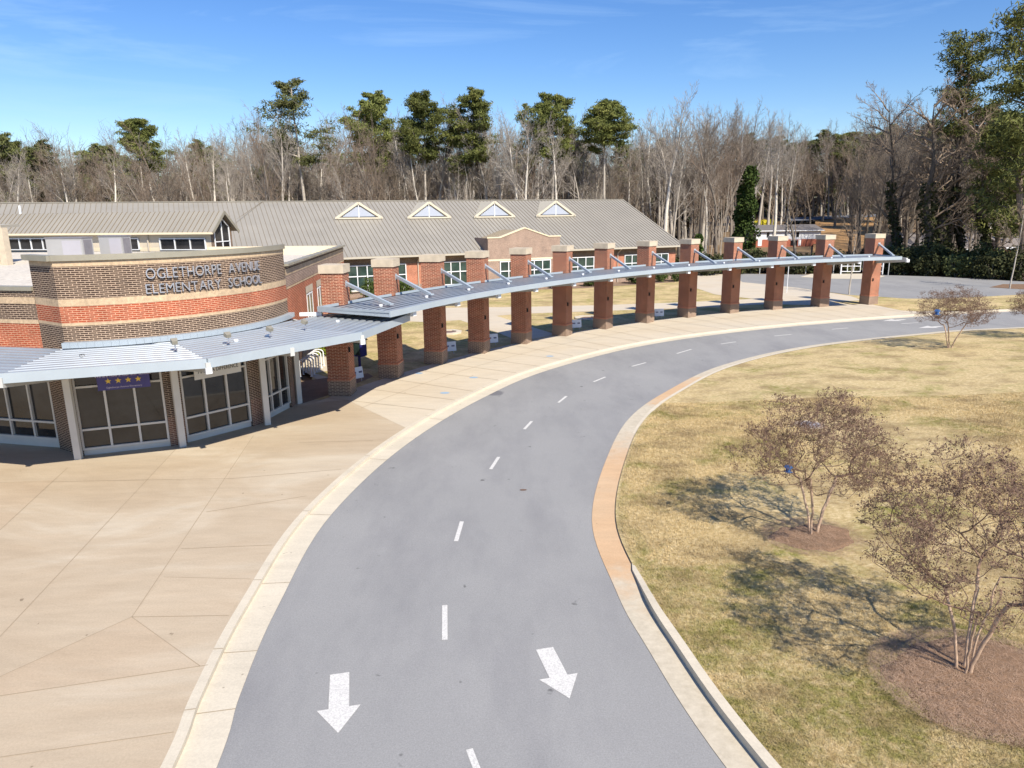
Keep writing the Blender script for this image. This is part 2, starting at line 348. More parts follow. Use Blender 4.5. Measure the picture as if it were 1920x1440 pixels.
# island lawn as a gently uneven sheet
LI = offset(RIs, -.64)
mb = MB(); rows = []
for i, p in enumerate(LI):
    row = []
    for k in range(26):
        t = (k/25)**1.4; q = p*(1-t)+np.array([120 if p[1] > 20 else 90, max(p[1]*.72, -6)])*t; z = -.045+.03*min(k, 3)/3+.06*math.sin(q[0]*.6)*math.sin(q[1]*.45)*min(1, k/5) + .25*min(1, max(0, (math.hypot(q[0]-p[0], q[1]-p[1])-1)/14))
        if k == 0: z = -.05
        row.append((q[0], q[1], z))
    rows.append(row)
for i in range(len(rows)-1):
    for k in range(25): mb.face([rows[i][k], rows[i][k+1], rows[i+1][k+1], rows[i+1][k]])
island = mb.build('island_lawn', M_lawn, smooth=True, **ST)
def lawnz(x, y):
    d = min(math.hypot(x-p[0], y-p[1]) for p in LI[::2]); return -.02+.06*math.sin(x*.6)*math.sin(y*.45)*min(1, d/4)+.25*min(1, max(0, (d-1)/14))
# courtyard lawn, plaza, walkways
CX, CY, CRD = 39.356, 9.079, 52.374
def arc(off, a): return np.array([CX+(CRD+off)*math.cos(a), CY+(CRD+off)*math.sin(a)])
COLP = [(-7.76, 31.77), (-6.08, 35.21), (-4.15, 38.5), (-1.9, 41.38), (.64, 44.3), (3.39, 47.0), (6.44, 49.7), (9.82, 52.2), (13.49, 54.6), (17.42, 56.7), (21.47, 58.35), (25.86, 59.65), (30.45, 60.7)]
CA = [math.atan2(y-CY, x-CX) for x, y in COLP]
a0 = math.atan2(30.2-CY, -8.7-CX); a1 = CA[-1]-.04
inner = [arc(.05, a0+(a1-a0)*i/40) for i in range(41)]
iKO = [i for i, p in enumerate(KO) if p[1] > 24 and p[0] < 36]
walk_out = [KO[i] for i in iKO]
plaza_poly = [KO[i] for i in range(len(KO)) if KO[i][1] <= 27.0 and KO[i][1] > -5] + [np.array([-7.4, 30.9]), np.array([-9.3, 30.6]), np.array([-16, 34]), np.array([-45, 40]), np.array([-60, 10]), np.array([-50, -5])]
plaza = MB().face([(p[0], p[1], 0) for p in plaza_poly]).build('plaza', M_plaza, **ST)
wp = [KO[i] for i in range(len(KO)) if KO[i][1] > 26.2 and KO[i][0] < 34.5]
wp = wp + [arc(-1.6, a1-.05), arc(.05, a1)] + list(reversed(inner)) + [np.array([-7.3, 30.6])]
walk = MB().face([(p[0], p[1], .004) for p in wp]).build('walkway', M_walk, **ST)
# joints
mj = MB()
def jline(a, b, w=.016, z=.006, proj=True):
    if proj: a = g(*a)[:2]; b = g(*b)[:2]
    a = np.array(a); b = np.array(b); t = (b-a)/np.linalg.norm(b-a); n = np.array([-t[1], t[0]])*w/2
    mj.face([(*(a-n), z), (*(b-n), z), (*(b+n), z), (*(a+n), z)])
for a, b in [((475,817),(247.5,1157)),((330,842),(0,1194)),((127,877),(0,994)),((247,1157),(0,1269)),((247,1157),(429,1154)),((247,1157),(375,1249)),((390,1247),(0,1305)),((326,1373),(0,1420)),((307,1082),(470,1086)),((339,1029),(510,1022)),((387,960),(575,930)),((0,905),(440,897)),((560,830),(700,826)),((440,897),(640,880))]:
    jline(a, b)
mj.build('expansion_joint', M_joint, plaza)
M_slabA = concrete('plaza_concrete_pale', (.425, .32, .21), (.51, .41, .29), (.635, .56, .435)); M_slabB = concrete('plaza_concrete_tan', (.40, .295, .19), (.48, .375, .26), (.61, .53, .405))
def slab(P, m, z=.003): Q = [g(*p)[:2] for p in P]; A = sum(Q[i][0]*Q[(i+1)%len(Q)][1]-Q[(i+1)%len(Q)][0]*Q[i][1] for i in range(len(Q))); MB().face([(p[0], p[1], z) for p in (Q if A > 0 else Q[::-1])]).build('slab', m, plaza)
slab([(247,1157),(429,1154),(470,1086),(307,1082)], M_slabA); slab([(425,900),(475,817),(330,842),(277,900)], M_slabA); slab([(247,1157),(0,1269),(0,1305),(390,1247),(375,1249)], M_slabB); slab([(0,994),(101,900),(0,905)], M_slabB)
mj = MB()
for i in range(25):
    a = a0+(a1-a0)*(i+.4)/25; p = arc(0, a); q = min(KO, key=lambda k: abs(math.atan2(k[1]-CY, k[0]-CX)-a)); jline(p, q, .03, .010, False)
for off in (-2.4,):
    for i in range(60): jline(arc(off, a0+(a1-a0)*i/60), arc(off, a0+(a1-a0)*(i+1)/60), .02, .010, False)
mj.build('expansion_joint', M_joint, walk)
# courtyard lawn
cl = [inner[i] for i in range(41)] + [np.array([33, 63]), np.array([31, 70]), np.array([27, 84]), np.array([24, 92]), np.array([-30, 69]), np.array([-12, 44]), np.array([-9.4, 32.0])]
MB().face([(p[0], p[1], -.004) for p in cl]).build('courtyard_lawn', M_lawn2, **ST)
def sheet(name, poly, z, m, proj=True, **kw):
    P = [g(*p)[:2] if proj else np.array(p) for p in poly]
    A = sum(P[i][0]*P[(i+1)%len(P)][1]-P[(i+1)%len(P)][0]*P[i][1] for i in range(len(P)))
    if A < 0: P = P[::-1]
    d = dict(ST); d.update(kw); return MB().face([(p[0], p[1], z) for p in P]).build(name, m, **d)
sheet('path', [(838,577),(1000,575),(1130,572),(1300,566),(1420,560),(1560,566),(1600,572),(1560,573),(1440,570),(1300,577),(1130,583),(980,588),(930,592),(1042,627),(975,641),(930,622),(862,600),(800,604),(720,600),(600,600)], .002, M_walk)
sheet('path', [(590,700),(616,708),(625,730),(560,690),(560,640),(700,588),(760,590),(640,640),(640,690)], .003, M_walk)
sheet('planting_bed', [(566,757),(616,741),(700,706),(690,700),(616,708),(560,716)], .006, M_bedm)
sheet('planting_bed', [(640,620),(700,570),(800,552),(960,545),(1100,540),(1265,529),(1268,515),(1100,520),(700,540),(560,560),(590,640)], .004, M_bedm)
sheet('apron', [(1268,505),(1330,511),(1400,514),(1400,528),(1500,540),(1600,556),(1640,562),(1560,566),(1480,564),(1420,561),(1340,552),(1290,535)], .006, M_walk)
sheet('parking_lot', [(1372,513),(1500,515),(1640,515.5),(1760,519),(1920,528),(2150,538),(2150,560),(1920,552),(1850,556),(1760,560),(1700,560),(1640,556),(1590,553),(1500,540),(1392,529)], .010, M_asph)
sheet('lawn', [(1590,553),(1640,556),(1700,560),(1760,560),(1850,556),(1920,552),(2150,560),(2150,574),(1900,579),(1720,584),(1690,582),(1640,572)], .008, M_lawn2)
sheet('lawn', [(1855,539),(1920,543),(2150,549),(2150,543),(1920,533),(1880,533)], .02, M_mulch)
sheet('traffic_island', [(1500,520),(1520,514),(1620,513),(1660,518),(1640,524),(1560,523)], .03, M_kerb)
sheet('road', [(1540,400),(1610,398),(1640,412),(1590,417),(1530,412)], 0, M_asph) if False else None
# road markings, parts of the road
DASH = [((880,1405),(905,1470)),((834,1200),(834,1135)),((855,1015),(866,978)),((920,880),(935,857)),((983,805),(997,790)),((1047,755),(1062,743)),((1113,716),(1135,707)),((1185,687),(1211,680)),((1269,663),(1296,655)),((1352,645),(1380,641)),((1452,630),(1484,627)),((1560,617.5),(1590,615)),((1690,607),(1722,605)),((1822,600.5),(1855,599)),((1940,596),(1970,595))]
for a, b in DASH:
    a = g(*a, -.1)[:2]; b = g(*b, -.1)[:2]; t = b-a; l = np.linalg.norm(t); t /= l; w = np.array([-t[1], t[0]])*.055
    MB().face([(*(a+w), -.094), (*(a-w), -.094), (*(b-w), -.094), (*(b+w), -.094)]).build('lane_dash', M_paint, road)
def arrow(tail, tip, hw=.36, sw=.17, hl=.62):
    a = g(*tail, -.1)[:2]; b = g(*tip, -.1)[:2]; t = (b-a)/np.linalg.norm(b-a); n = np.array([-t[1], t[0]]); c = b-t*hl
    pts = [a+n*sw, c+n*sw, c+n*hw, b, c-n*hw, c-n*sw, a-n*sw]; A = [(*p, -.094) for p in pts]
    MB().face(A if True else A).build('direction_arrow', M_paint, road)
arrow((637,1263), (634,1375)); arrow((1021,1216), (1068,1310)); arrow((1697,599), (1655,602), .5, .16, 1.3); arrow((1765,612), (1722,615), .5, .16, 1.3)
# mulch rings round the island trees
def ring(cx, cy, r, ex, seed, m=M_mulch, z=.03):
    rr = random.Random(seed); ph = [rr.uniform(0, 6.28) for _ in range(4)]; P = []
    for i in range(48):
        a = 2*PI*i/48; q = r*(1+.10*math.sin(2*a+ph[0])+.07*math.sin(3*a+ph[1])+.05*math.sin(7*a+ph[2])+rr.uniform(-.05, .05)); x = cx+q*math.cos(a)*ex; y = cy+q*math.sin(a); P.append((x, y, lawnz(x, y)-.02))
    mb = MB(); c = (cx, cy, lawnz(cx, cy)+.07)
    for i in range(48):
        a, b = P[i], P[(i+1) % 48]; mi = tuple(a[k]*.75+c[k]*.25 + (.05 if k == 2 else 0) for k in range(3)); mj_ = tuple(b[k]*.75+c[k]*.25+(.05 if k == 2 else 0) for k in range(3))
        mb.face([a, b, mj_, mi]); mb.face([mi, mj_, c])
    return mb.build('mulch_ring', m, **ST)
TA = g(1525, 1003)[:2]; TB = g(1805, 1270)[:2]; TC = g(1780, 655)[:2]
ring(TA[0]-.05, TA[1]-.15, .95, 1.15, 1); ring(TB[0]+.15, TB[1]-.25, 1.35, 1.15, 2); ring(TC[0], TC[1], 1.7, 1.7, 3)

# ------------------------------------------------------------------ brick columns
BW = .98
def make_column():
    r = empty('brick_column', (0,0,0))
    h = BW/2
    MB().box((-h-.02, -h-.02, 0), (h+.02, h+.02, .70)).build('base', B_base, r)
    MB().box((-h-.03, -h-.03, .70), (h+.03, h+.03, .79)).build('base_band', B_orange, r)
    MB().box((-h, -h, .79), (h, h, 5.5)).build('shaft', B_col, r)
    MB().box((-h-.06, -h-.06, 5.5), (h+.06, h+.06, 5.86)).build('cap', M_stone, r)
    MB().box((-h+.12, -h-.07, 2.0), (-h+.22, -h, 2.22)).build('wall_light', M_black, r)
    return r
B_base = brick('column_base_brick', (.15, .095, .07), (.11, .07, .055), (.50, .38, .29), .0135)
B_col = brick('column_brick', (.30, .062, .030), (.17, .042, .026), (.56, .33, .22), .0140)
proto = make_column()
ORD = ['first', 'second', 'third', 'fourth', 'fifth', 'sixth', 'seventh', 'eighth', 'ninth', 'tenth', 'eleventh', 'twelfth']
LN = [-93, -98, -102.5, -107, -112, -118, -125, -132, -140, -148, -154, -158, -159]   # heading of each column's left face
for i, (x, y) in enumerate(COLP):
    o = proto if i == 0 else copy_tree(proto)
    o.location = (x, y, 0); 
    o.rotation_euler = (0, 0, math.radians(LN[i]+90)+PI/2)
    o['label'] = ('red brick column nearest the school entrance, under the overlap of the two canopies' if i == 0 else 'red brick column at the far free end of the curved canopy' if i == 12 else '%s square red brick column along the curved canopy, counting from the entrance' % ORD[i])
    o['category'] = 'column'; o['group'] = 'brick columns along the curved canopy'

# ------------------------------------------------------------------ ribbed canopy bay
def rib_bay(mb, mg, F0, F1, B0, B1, z, pitch=.36, zb=None, duty=.70, rh=.055):
    # F0-F1 front edge, B0-B1 back edge (2D); ribs run parallel to the front edge
    F0, F1, B0, B1 = map(lambda p: np.array(p, float), (F0, F1, B0, B1)); d = (F1-F0)/np.linalg.norm(F1-F0); n = np.array([-d[1], d[0]])
    if (B0-F0)@n < 0: n = -n
    D = max((B0-F0)@n, (B1-F0)@n); k = 0; zb = z if zb is None else zb; Z = lambda p: z+(zb-z)*((np.array(p)-F0)@n)/D
    mg.face([(*F0, z), (*F1, Z(F1)), (*B1, Z(B1)), (*B0, Z(B0))])
    mg.face([(*B0, Z(B0)-.02), (*B1, Z(B1)-.02), (*F1, Z(F1)-.02), (*F0, z-.02)])
    P = [F0, F1, B1, B0]
    def clip(t):     # span of polygon at offset t from front
        xs = []
        for i in range(4):
            a, b = P[i], P[(i+1) % 4]; ta, tb = (a-F0)@n, (b-F0)@n
            if (ta-t)*(tb-t) <= 0 and abs(ta-tb) > 1e-6:
                q = a+(b-a)*(t-ta)/(tb-ta); xs.append((q-F0)@d)
        return (min(xs), max(xs)) if len(xs) >= 2 else None
    t = .02
    while t+pitch*duty < D:
        c0 = clip(t+.001); c1 = clip(t+pitch*duty)
        if c0 and c1 and c0[1]-c0[0] > .3:
            w = .035; q = lambda s_, tt, zz: (*(F0+d*s_+n*tt), zz-z+z+(zb-z)*tt/D)
            a = [q(c0[0], t, z+.003), q(c0[1], t, z+.003), q(c1[1], t+pitch*duty, z+.003), q(c1[0], t+pitch*duty, z+.003)]
            u = [q(c0[0], t+w, z+rh), q(c0[1], t+w, z+rh), q(c1[1], t+pitch*duty-w, z+rh), q(c1[0], t+pitch*duty-w, z+rh)]
            if n@np.array([-d[1], d[0]]) < 0: a = a[::-1]; u = u[::-1]
            mb.hexa(a, u)
        t += pitch
def tapered(mb, a, b, w, za0, za1, zb0, zb1):   # plate beam from a to b (2D), depths at each end
    a = np.array(a); b = np.array(b); d = (b-a)/np.linalg.norm(b-a); n = np.array([-d[1], d[0]])*w/2
    mb.hexa([(*(a-n), za0), (*(b-n), zb0), (*(b+n), zb0), (*(a+n), za0)], [(*(a-n), za1), (*(b-n), zb1), (*(b+n), zb1), (*(a+n), za1)])
# upper (walkway) canopy
UC = empty('walkway_canopy', (*COLP[6], 0), label='long curved pale blue metal canopy hung from the thirteen brick columns', category='canopy')
def up(o):  # parent keeping world coordinates
    o.matrix_parent_inverse = Matrix.Translation(-Vector(o.parent.location)); return o
def angc(p): return math.atan2(p[1]-CY, p[0]-CX)
OB = -.46
def OFa(a): return -4.25
aF0, aF1, aB0, aB1 = angc(g(748, 596, 4.0)), angc(g(1704, 488, 4.0)), angc(g(601, 576, 4.2)), angc(g(1662, 478.5, 4.2))
mids = [(aF0+(aF1-aF0)*i/14, aB0+(aB1-aB0)*i/14) for i in range(15)]
ZF, ZB = 4.22, 4.17
for i in range(14):
    (f0, b0), (f1, b1) = mids[i], mids[i+1]; mr_ = MB(); mg_ = MB(); rib_bay(mr_, mg_, arc(OFa(f0), f0), arc(OFa(f1), f1), arc(OB, b0), arc(OB, b1), ZF-.06, .40, ZB-.06, .62, .008)
    pnl = up(mg_.build('deck_panel', M_deckdark, UC)); r_ = mr_.build('rib_deck', M_metal, pnl)
    mf = MB(); t0, t1 = arc(OFa(f0), f0), arc(OFa(f1), f1); s0, s1 = arc(OFa(f0)-.07, f0), arc(OFa(f1)-.07, f1); mf.hexa([(*s0, 4.0), (*s1, 4.0), (*t1, 4.0), (*t0, 4.0)][::-1], [(*s0, ZF+.03), (*s1, ZF+.03), (*t1, ZF+.03), (*t0, ZF+.03)][::-1]); up(mf.build('front_fascia', M_fascia, UC))
    mf = MB(); t0, t1 = arc(OB, b0), arc(OB, b1); s0, s1 = arc(OB+.06, b0), arc(OB+.06, b1); mf.hexa([(*t0, 4.0), (*t1, 4.0), (*s1, 4.0), (*s0, 4.0)][::-1], [(*t0, ZB+.05), (*t1, ZB+.05), (*s1, ZB+.05), (*s0, ZB+.05)][::-1]); up(mf.build('back_fascia', M_fascia, UC))
    md_ = MB(); q = arc(-2.7, (f0+f1)/2); md_.tube([(q[0], q[1], 4.16), (q[0], q[1], 4.25)], .08, 10); up(md_.build('roof_cap', M_white, UC))
for f_, b_, sg in ((aF0, aB0, 1), (aF1, aB1, -1)):
    mf = MB(); p, q = arc(OFa(f_)-.07, f_), arc(OB+.06, b_); d = (q-p)/np.linalg.norm(q-p); n_ = np.array([-d[1], d[0]])*.04*sg; tapered(mf, p-n_, q-n_, .07, 4.0, ZF+.034, 4.0, ZB+.054); up(mf.build('end_fascia', M_fascia, UC))
FEET = [(723,572),(802,553),(872,540),(950,528),(1026,519),(1102,510.5),(1176,503.5),(1254,498),(1329,493.5),(1407,490),(1489,486.5),(1572,484),(1671,481.5)]
for i, a in enumerate(CA):
    c_ = np.array(COLP[i]); dr = arc(-4.15, a)-c_; ll = np.linalg.norm(dr); dr /= ll
    mf = MB(); tapered(mf, c_+dr*.3, c_+dr*(ll-.12), .15, 3.42, 4.10, 3.80, 4.10); up(mf.build('cross_beam', M_soffit, UC))
    mf = MB(); tapered(mf, c_+dr*(ll-.12), c_+dr*(ll+.04), .24, 3.76, 4.0, 3.78, 4.0); up(mf.build('beam_end', M_white, UC))
    ft = g(*FEET[i], 4.26); v = ft[:2]-c_; ld_ = float(np.linalg.norm(v)); e = dr*.6+v/ld_*.4; e /= np.linalg.norm(e); ft[:2] = c_+e*min(max(ld_, 2.3), 3.0)
    h_ = math.radians(LN[i]+90); dn = np.array([math.cos(h_), math.sin(h_)]); p = c_+dn*.48
    mf = MB(); mf.beam((*p, 5.02), tuple(ft), .13, .13); e = ft[:2]-p; e /= np.linalg.norm(e); mf.beam((*(ft[:2]-e*.18), 4.27), (*(ft[:2]+e*.14), 4.27), .2, .06); mf.beam((*p, 5.14), (*p, 4.86), .24, .04, up=(dn[0], dn[1], 0)); up(mf.build('brace', M_fascia, UC))

# ------------------------------------------------------------------ entrance building
EB = empty('entrance_building', (-14, 28, 0), label='curved brick school entrance block with cream bands and raised metal letters', category='building')
DC = np.array([-15.72, 29.60]); DR = 6.33
def dp(a, r=DR): return DC+np.array([math.cos(a), math.sin(a)])*r
A0 = math.atan2(23.3-DC[1], -14.77-DC[0]); A1 = math.radians(4.0)
def curved(mb, z0, z1, r=DR, n=48, a0=A0, a1=A1):
    for i in range(n):
        p, q = a0+(a1-a0)*i/n, a0+(a1-a0)*(i+1)/n; P, Q = dp(p, r), dp(q, r); mb.wallquad(P, Q, z0, z1, (p-a0)*DR)
RET0 = dp(A0); RET1 = np.array([-16.12, 24.24]); SIDE0 = dp(A1); SIDE1 = np.array([-11.1, 48.2]); LW = np.array([-60.0, 24.9+9])
LW = RET1+np.array([-.972, .235])*34
BANDS = [(0.0, 3.62, B_dark), (3.62, 4.52, B_dark), (4.52, 4.61, B_cream), (4.61, 5.17, B_red), (5.17, 5.40, B_cream), (5.40, 6.46, B_dark), (6.46, 6.64, B_cream)]
for z0, z1, m in BANDS[1:]:
    mb = MB(); curved(mb, z0 if z0 != 3.62 else 2.85, z1, DR+(.012 if m is B_cream else 0)); up(mb.build('cream_band' if m is B_cream else 'brick_band', m, EB, smooth=False))
    mb = MB(); mb.wallquad(RET1, RET0, z0 if z0 != 3.62 else 0, z1); up(mb.build('cream_band' if m is B_cream else 'brick_band', m, EB))
# coping
mb = MB()
for i in range(48):
    p, q = A0+(A1-A0)*i/48, A0+(A1-A0)*(i+1)/48
    a, b, c, d = dp(p, DR+.09), dp(q, DR+.09), dp(q, DR-.30), dp(p, DR-.30); mb.hexa([(*a, 6.64), (*b, 6.64), (*c, 6.64), (*d, 6.64)], [(*a, 6.83), (*b, 6.83), (*c, 6.80), (*d, 6.80)])
tapered(mb, RET1+np.array([-.1, .05]), RET0+np.array([.02, -.04]), .30, 6.64, 6.826, 6.64, 6.826)
bk = dp(math.radians(150), 4.5)
up(mb.build('coping', M_coping, EB))
# inside face of the parapet and left flank
mb = MB()
for i in range(48):
    p, q = A0+(A1-A0)*i/48, A0+(A1-A0)*(i+1)/48; mb.wallquad(dp(q, DR-.28), dp(p, DR-.28), 5.5, 6.64)
mb.wallquad(RET1+np.array([.2, 3.0]), RET1, 5.4, 6.64)
up(mb.build('parapet_inside', M_creamlight, EB))
# side wall going back to the classrooms
sd = (SIDE1-SIDE0)/np.linalg.norm(SIDE1-SIDE0); sn = np.array([sd[1], -sd[0]])
for z0, z1, m in [(0, 4.95, B_red), (4.95, 5.04, B_cream), (5.04, 5.52, B_tan), (5.52, 5.78, B_cream), (5.78, 5.92, B_dark)]:
    o_ = .012 if m is B_cream else 0; z0 = max(z0, 2.9); mb = MB(); mb.wallquad(SIDE0+sn*o_, SIDE1+sn*o_, z0, z1); up(mb.build('cream_band' if m is B_cream else 'side_brick_band', m, EB))
LWE = np.array([-12.6, 42.5]); mb = MB(); mb.wallquad(SIDE0, LWE, 0, 2.9); mb.wallquad(LWE, np.array([-20, 44.5]), 0, 2.9); up(mb.build('lower_side_wall', B_brown, EB)); up(MB().face([(*SIDE0, 2.9), (*LWE, 2.9), (-20, 44.5, 2.9), (-20.2, 49, 2.9), (*SIDE1, 2.9)]).build('soffit', M_soffit, EB))
mb = MB(); tapered(mb, SIDE0+sn*.0, SIDE1, .34, 5.92, 6.02, 5.92, 6.02)
for k in range(9):
    c = SIDE0+(SIDE1-SIDE0)*(k+.5)/9; tapered(mb, c-sd*.06, c+sd*.06, .38, 5.93, 6.035, 5.93, 6.035)
up(mb.build('side_coping', M_coping, EB))
mb = MB(); mb.wallquad(SIDE1-sn*.17, SIDE0-sn*.17, 5.4, 5.95); mb.wallquad(np.array([-20.2, 48.7]), SIDE1-sn*.17, 5.4, 5.97); mb.wallquad(SIDE1, np.array([-20.2, 49.0]), 0, 5.97); up(mb.build('parapet_inside', M_creamlight, EB))
# left wing wall
for z0, z1, m in [(2.85, 3.62, B_dark), (3.62, 4.48, B_red), (4.48, 4.61, B_cream), (4.61, 5.16, B_dark), (5.16, 5.39, B_cream), (5.39, 5.61, B_dark)]:
    mb = MB(); o_ = np.array([0, -.012]) if m is B_cream else 0; mb.wallquad(LW+o_, RET1+o_, z0, z1); up(mb.build('cream_band' if m is B_cream else 'brick_band', m, EB))
mb = MB(); tapered(mb, LW, RET1+np.array([.0, .1]), .34, 5.61, 5.75, 5.61, 5.75); up(mb.build('coping', M_coping, EB))
mb = MB(); mb.wallquad(RET1+np.array([0, .17]), LW+np.array([0, .17]), 5.4, 5.70); up(mb.build('parapet_inside', M_creamlight, EB))
# flat roof
rp = [LW+np.array([0, .1]), RET1+np.array([0, .1])]+[dp(A0+(A1-A0)*i/20, DR-.2) for i in range(21)]+[SIDE1-sn*.1, SIDE1+np.array([-20, 7]), SIDE1+np.array([-60, 12])]
up(MB().face([(p[0], p[1], 5.44) for p in rp]).build('flat_roof', M_roofmem, EB))
# storefront bays on the drum, flat chords between brick piers
def ang(x, y): p = g(x, y)[:2]-DC; return math.atan2(p[1], p[0])
def bay(aa, bb, cols, z0=.0, zt=2.85):
    P, Q = dp(aa, DR-.10), dp(bb, DR-.10); window(P, Q, cols, [.24, .92, 2.42], zt, .07, EB)
def window(P, Q, cols, rails, zt, fw, parent, inset=.06, glass=None, sill=True, fd=.12):
    P = np.array(P); Q = np.array(Q); d = (Q-P)/np.linalg.norm(Q-P); n = np.array([d[1], -d[0]]); W = np.linalg.norm(Q-P)
    fr = MB()
    def vert(s, w=fw): tapered(fr, P+d*(s-w/2), P+d*(s+w/2), fd, rails[0]-.03, zt, rails[0]-.03, zt)
    for k in range(cols+1): vert(min(max(W*k/cols, fw/2), W-fw/2))
    for z in rails+[zt-.05]: tapered(fr, P+n*.004, Q+n*.004, fd, z-fw/2, z+fw/2, z-fw/2, z+fw/2)
    f = up(fr.build('window_frame', M_white if fw < .069 or parent is not EB else M_post, parent))
    if sill and rails[0] > .1 and parent is EB: up(MB().wallquad(P-n*.01, Q-n*.01, 0, rails[0]+.01).build('sill_panel', M_post, parent))
    gl = MB().wallquad(P-n*inset*.5, Q-n*inset*.5, rails[0], zt); gl.build('pane', glass or M_glass, f)
    return f
PB = [(ang(158, 854), ang(322, 838), 3), (ang(353, 832), ang(478, 800), 3), (ang(500, 791), ang(546, 764), 3)]
for a, b, c in PB: bay(a, b, c)
prs = [(A0, PB[0][0]), (PB[0][1], PB[1][0]), (PB[1][1], PB[2][0]), (PB[2][1], A1)]
for a, b in prs:
    mb = MB(); curved(mb, 1.05, 2.85, DR, 4, a, b)
    for e, s in ((a, 1), (b, -1)): P, Q = dp(e), dp(e, DR-.35); mb.wallquad(Q, P, 0, 2.85)
    up(mb.build('brick_pier', B_dark, EB)); mb = MB(); curved(mb, 0, 1.05, DR, 4, a, b); up(mb.build('pier_base', B_brown, EB))
# left wing storefront
ld = (RET1-LW)/np.linalg.norm(RET1-LW)
for k in range(4):
    Q = RET1-ld*(.05+k*4.6); P = Q-ld*4.0; o = np.array([-ld[1], ld[0]])*.1
    window(P+o, Q+o, 4, [.34, .95], 2.85, .07, EB)
    up(MB().wallquad(P-ld*.6, P, 0, 2.85).build('brick_pier', B_brown, EB))
# side-wall windows
for f0 in (.235, .40):
    c = SIDE0+(SIDE1-SIDE0)*f0; P = c+sn*.02; Q = c+sd*1.5+sn*.02; window(P, Q, 2, [2.9, 3.0], 4.30, .05, EB, glass=M_glassdark, sill=False, fd=.03, inset=.01)
    up(MB().wallquad(P-sd*.2+sn*.01, Q+sd*.2+sn*.01, 4.33, 4.66).build('lintel', M_stone, EB))
# letters
def hitdrum(x, y):
    v = ray(x, y); o = np.array([0, 0, H]); a = v[0]**2+v[1]**2; b = 2*(v[0]*(-DC[0])+v[1]*(-DC[1])); c = DC@DC-(DR+.05)**2; t = (-b-math.sqrt(b*b-4*a*c))/(2*a); p = o+v*t
    return math.atan2(p[1]-DC[1], p[0]-DC[0]), p[2]
def glyph(ch, size, ext, bev=0.0):
    cu = bpy.data.curves.new('glyph', 'FONT'); cu.body = ch; cu.size = size; cu.extrude = ext; cu.offset = bev; cu.resolution_u = 4
    o = bpy.data.objects.new('glyph', cu); COL.objects.link(o); bpy.context.view_layer.update(); me = bpy.data.meshes.new_from_object(o.evaluated_get(bpy.context.evaluated_depsgraph_get())); bpy.data.objects.remove(o); me.name = 'letter'; return me
def gw(me): xs = [v.co.x for v in me.vertices]; return min(xs), max(xs)
def sign_line(text, ya, yb, xr0, xr1, hgt):
    (al, zl) = hitdrum(xr0, ya); (ar, zr) = hitdrum(xr1, yb); z = (zl+zr)/2
    ms = [glyph(c, hgt/.70, .03, -.004) if c != ' ' else None for c in text]; gap = hgt*.16; ws = [(gw(m)[1]-gw(m)[0]) if m else hgt*.75 for m in ms]; tot = sum(ws)+gap*(len(ws)-1); k = (ar-al)*DR/tot
    s = 0
    for m, w in zip(ms, ws):
        if m:
            a = al+(s+w/2)*k/(DR); P = dp(a, DR+.07); o = meshobj('letter', m, M_alum, EB); x0, x1 = gw(m)
            o.matrix_basis = Matrix.Translation((P[0]-EB.location[0], P[1]-EB.location[1], z)) @ Matrix.Rotation(a+PI/2, 4, 'Z') @ Matrix.Rotation(PI/2, 4, 'X') @ Matrix.Diagonal((k, 1, 1, 1)) @ Matrix.Translation((-(x0+x1)/2, 0, 0))
        s += w+gap
sign_line('OGLETHORPE AVENUE', 522, 507, 274, 486, .36)
sign_line('ELEMENTARY SCHOOL', 549, 532, 274, 490, .33)
# rooftop penthouse at the far left and the clerestory volume
PH = empty('penthouse', (-29, 38, 5.44), label='cream walled rooftop penthouse with a grey corner pier at the left edge', category='building')
c_ = g(9, 496, 5.44)[:2]; mb = MB(); mb.prism([(c_[0]-9, c_[1]+1), (c_[0]-.3, c_[1]+.1), (c_[0]-1.6, c_[1]+3), (c_[0]-9, c_[1]+4)], 5.44, 7.5, False); up(mb.build('wall', M_creamlight, PH))
mb = MB(); q = g(12, 497, 5.44)[:2]; mb.prism([(q[0]-.25, q[1]-.05), (q[0]+.15, q[1]-.1), (q[0]+.2, q[1]+.3), (q[0]-.2, q[1]+.35)], 5.44, 7.5, False); up(mb.build('pier', M_stone, PH))
mb = MB(); mb.prism([(c_[0]-9.3, c_[1]+.4), (c_[0]+.4, c_[1]-.4), (c_[0]-1.0, c_[1]+3.3), (c_[0]-9.3, c_[1]+4.5)], 7.5, 7.66); up(mb.build('roof', M_dormer, PH))
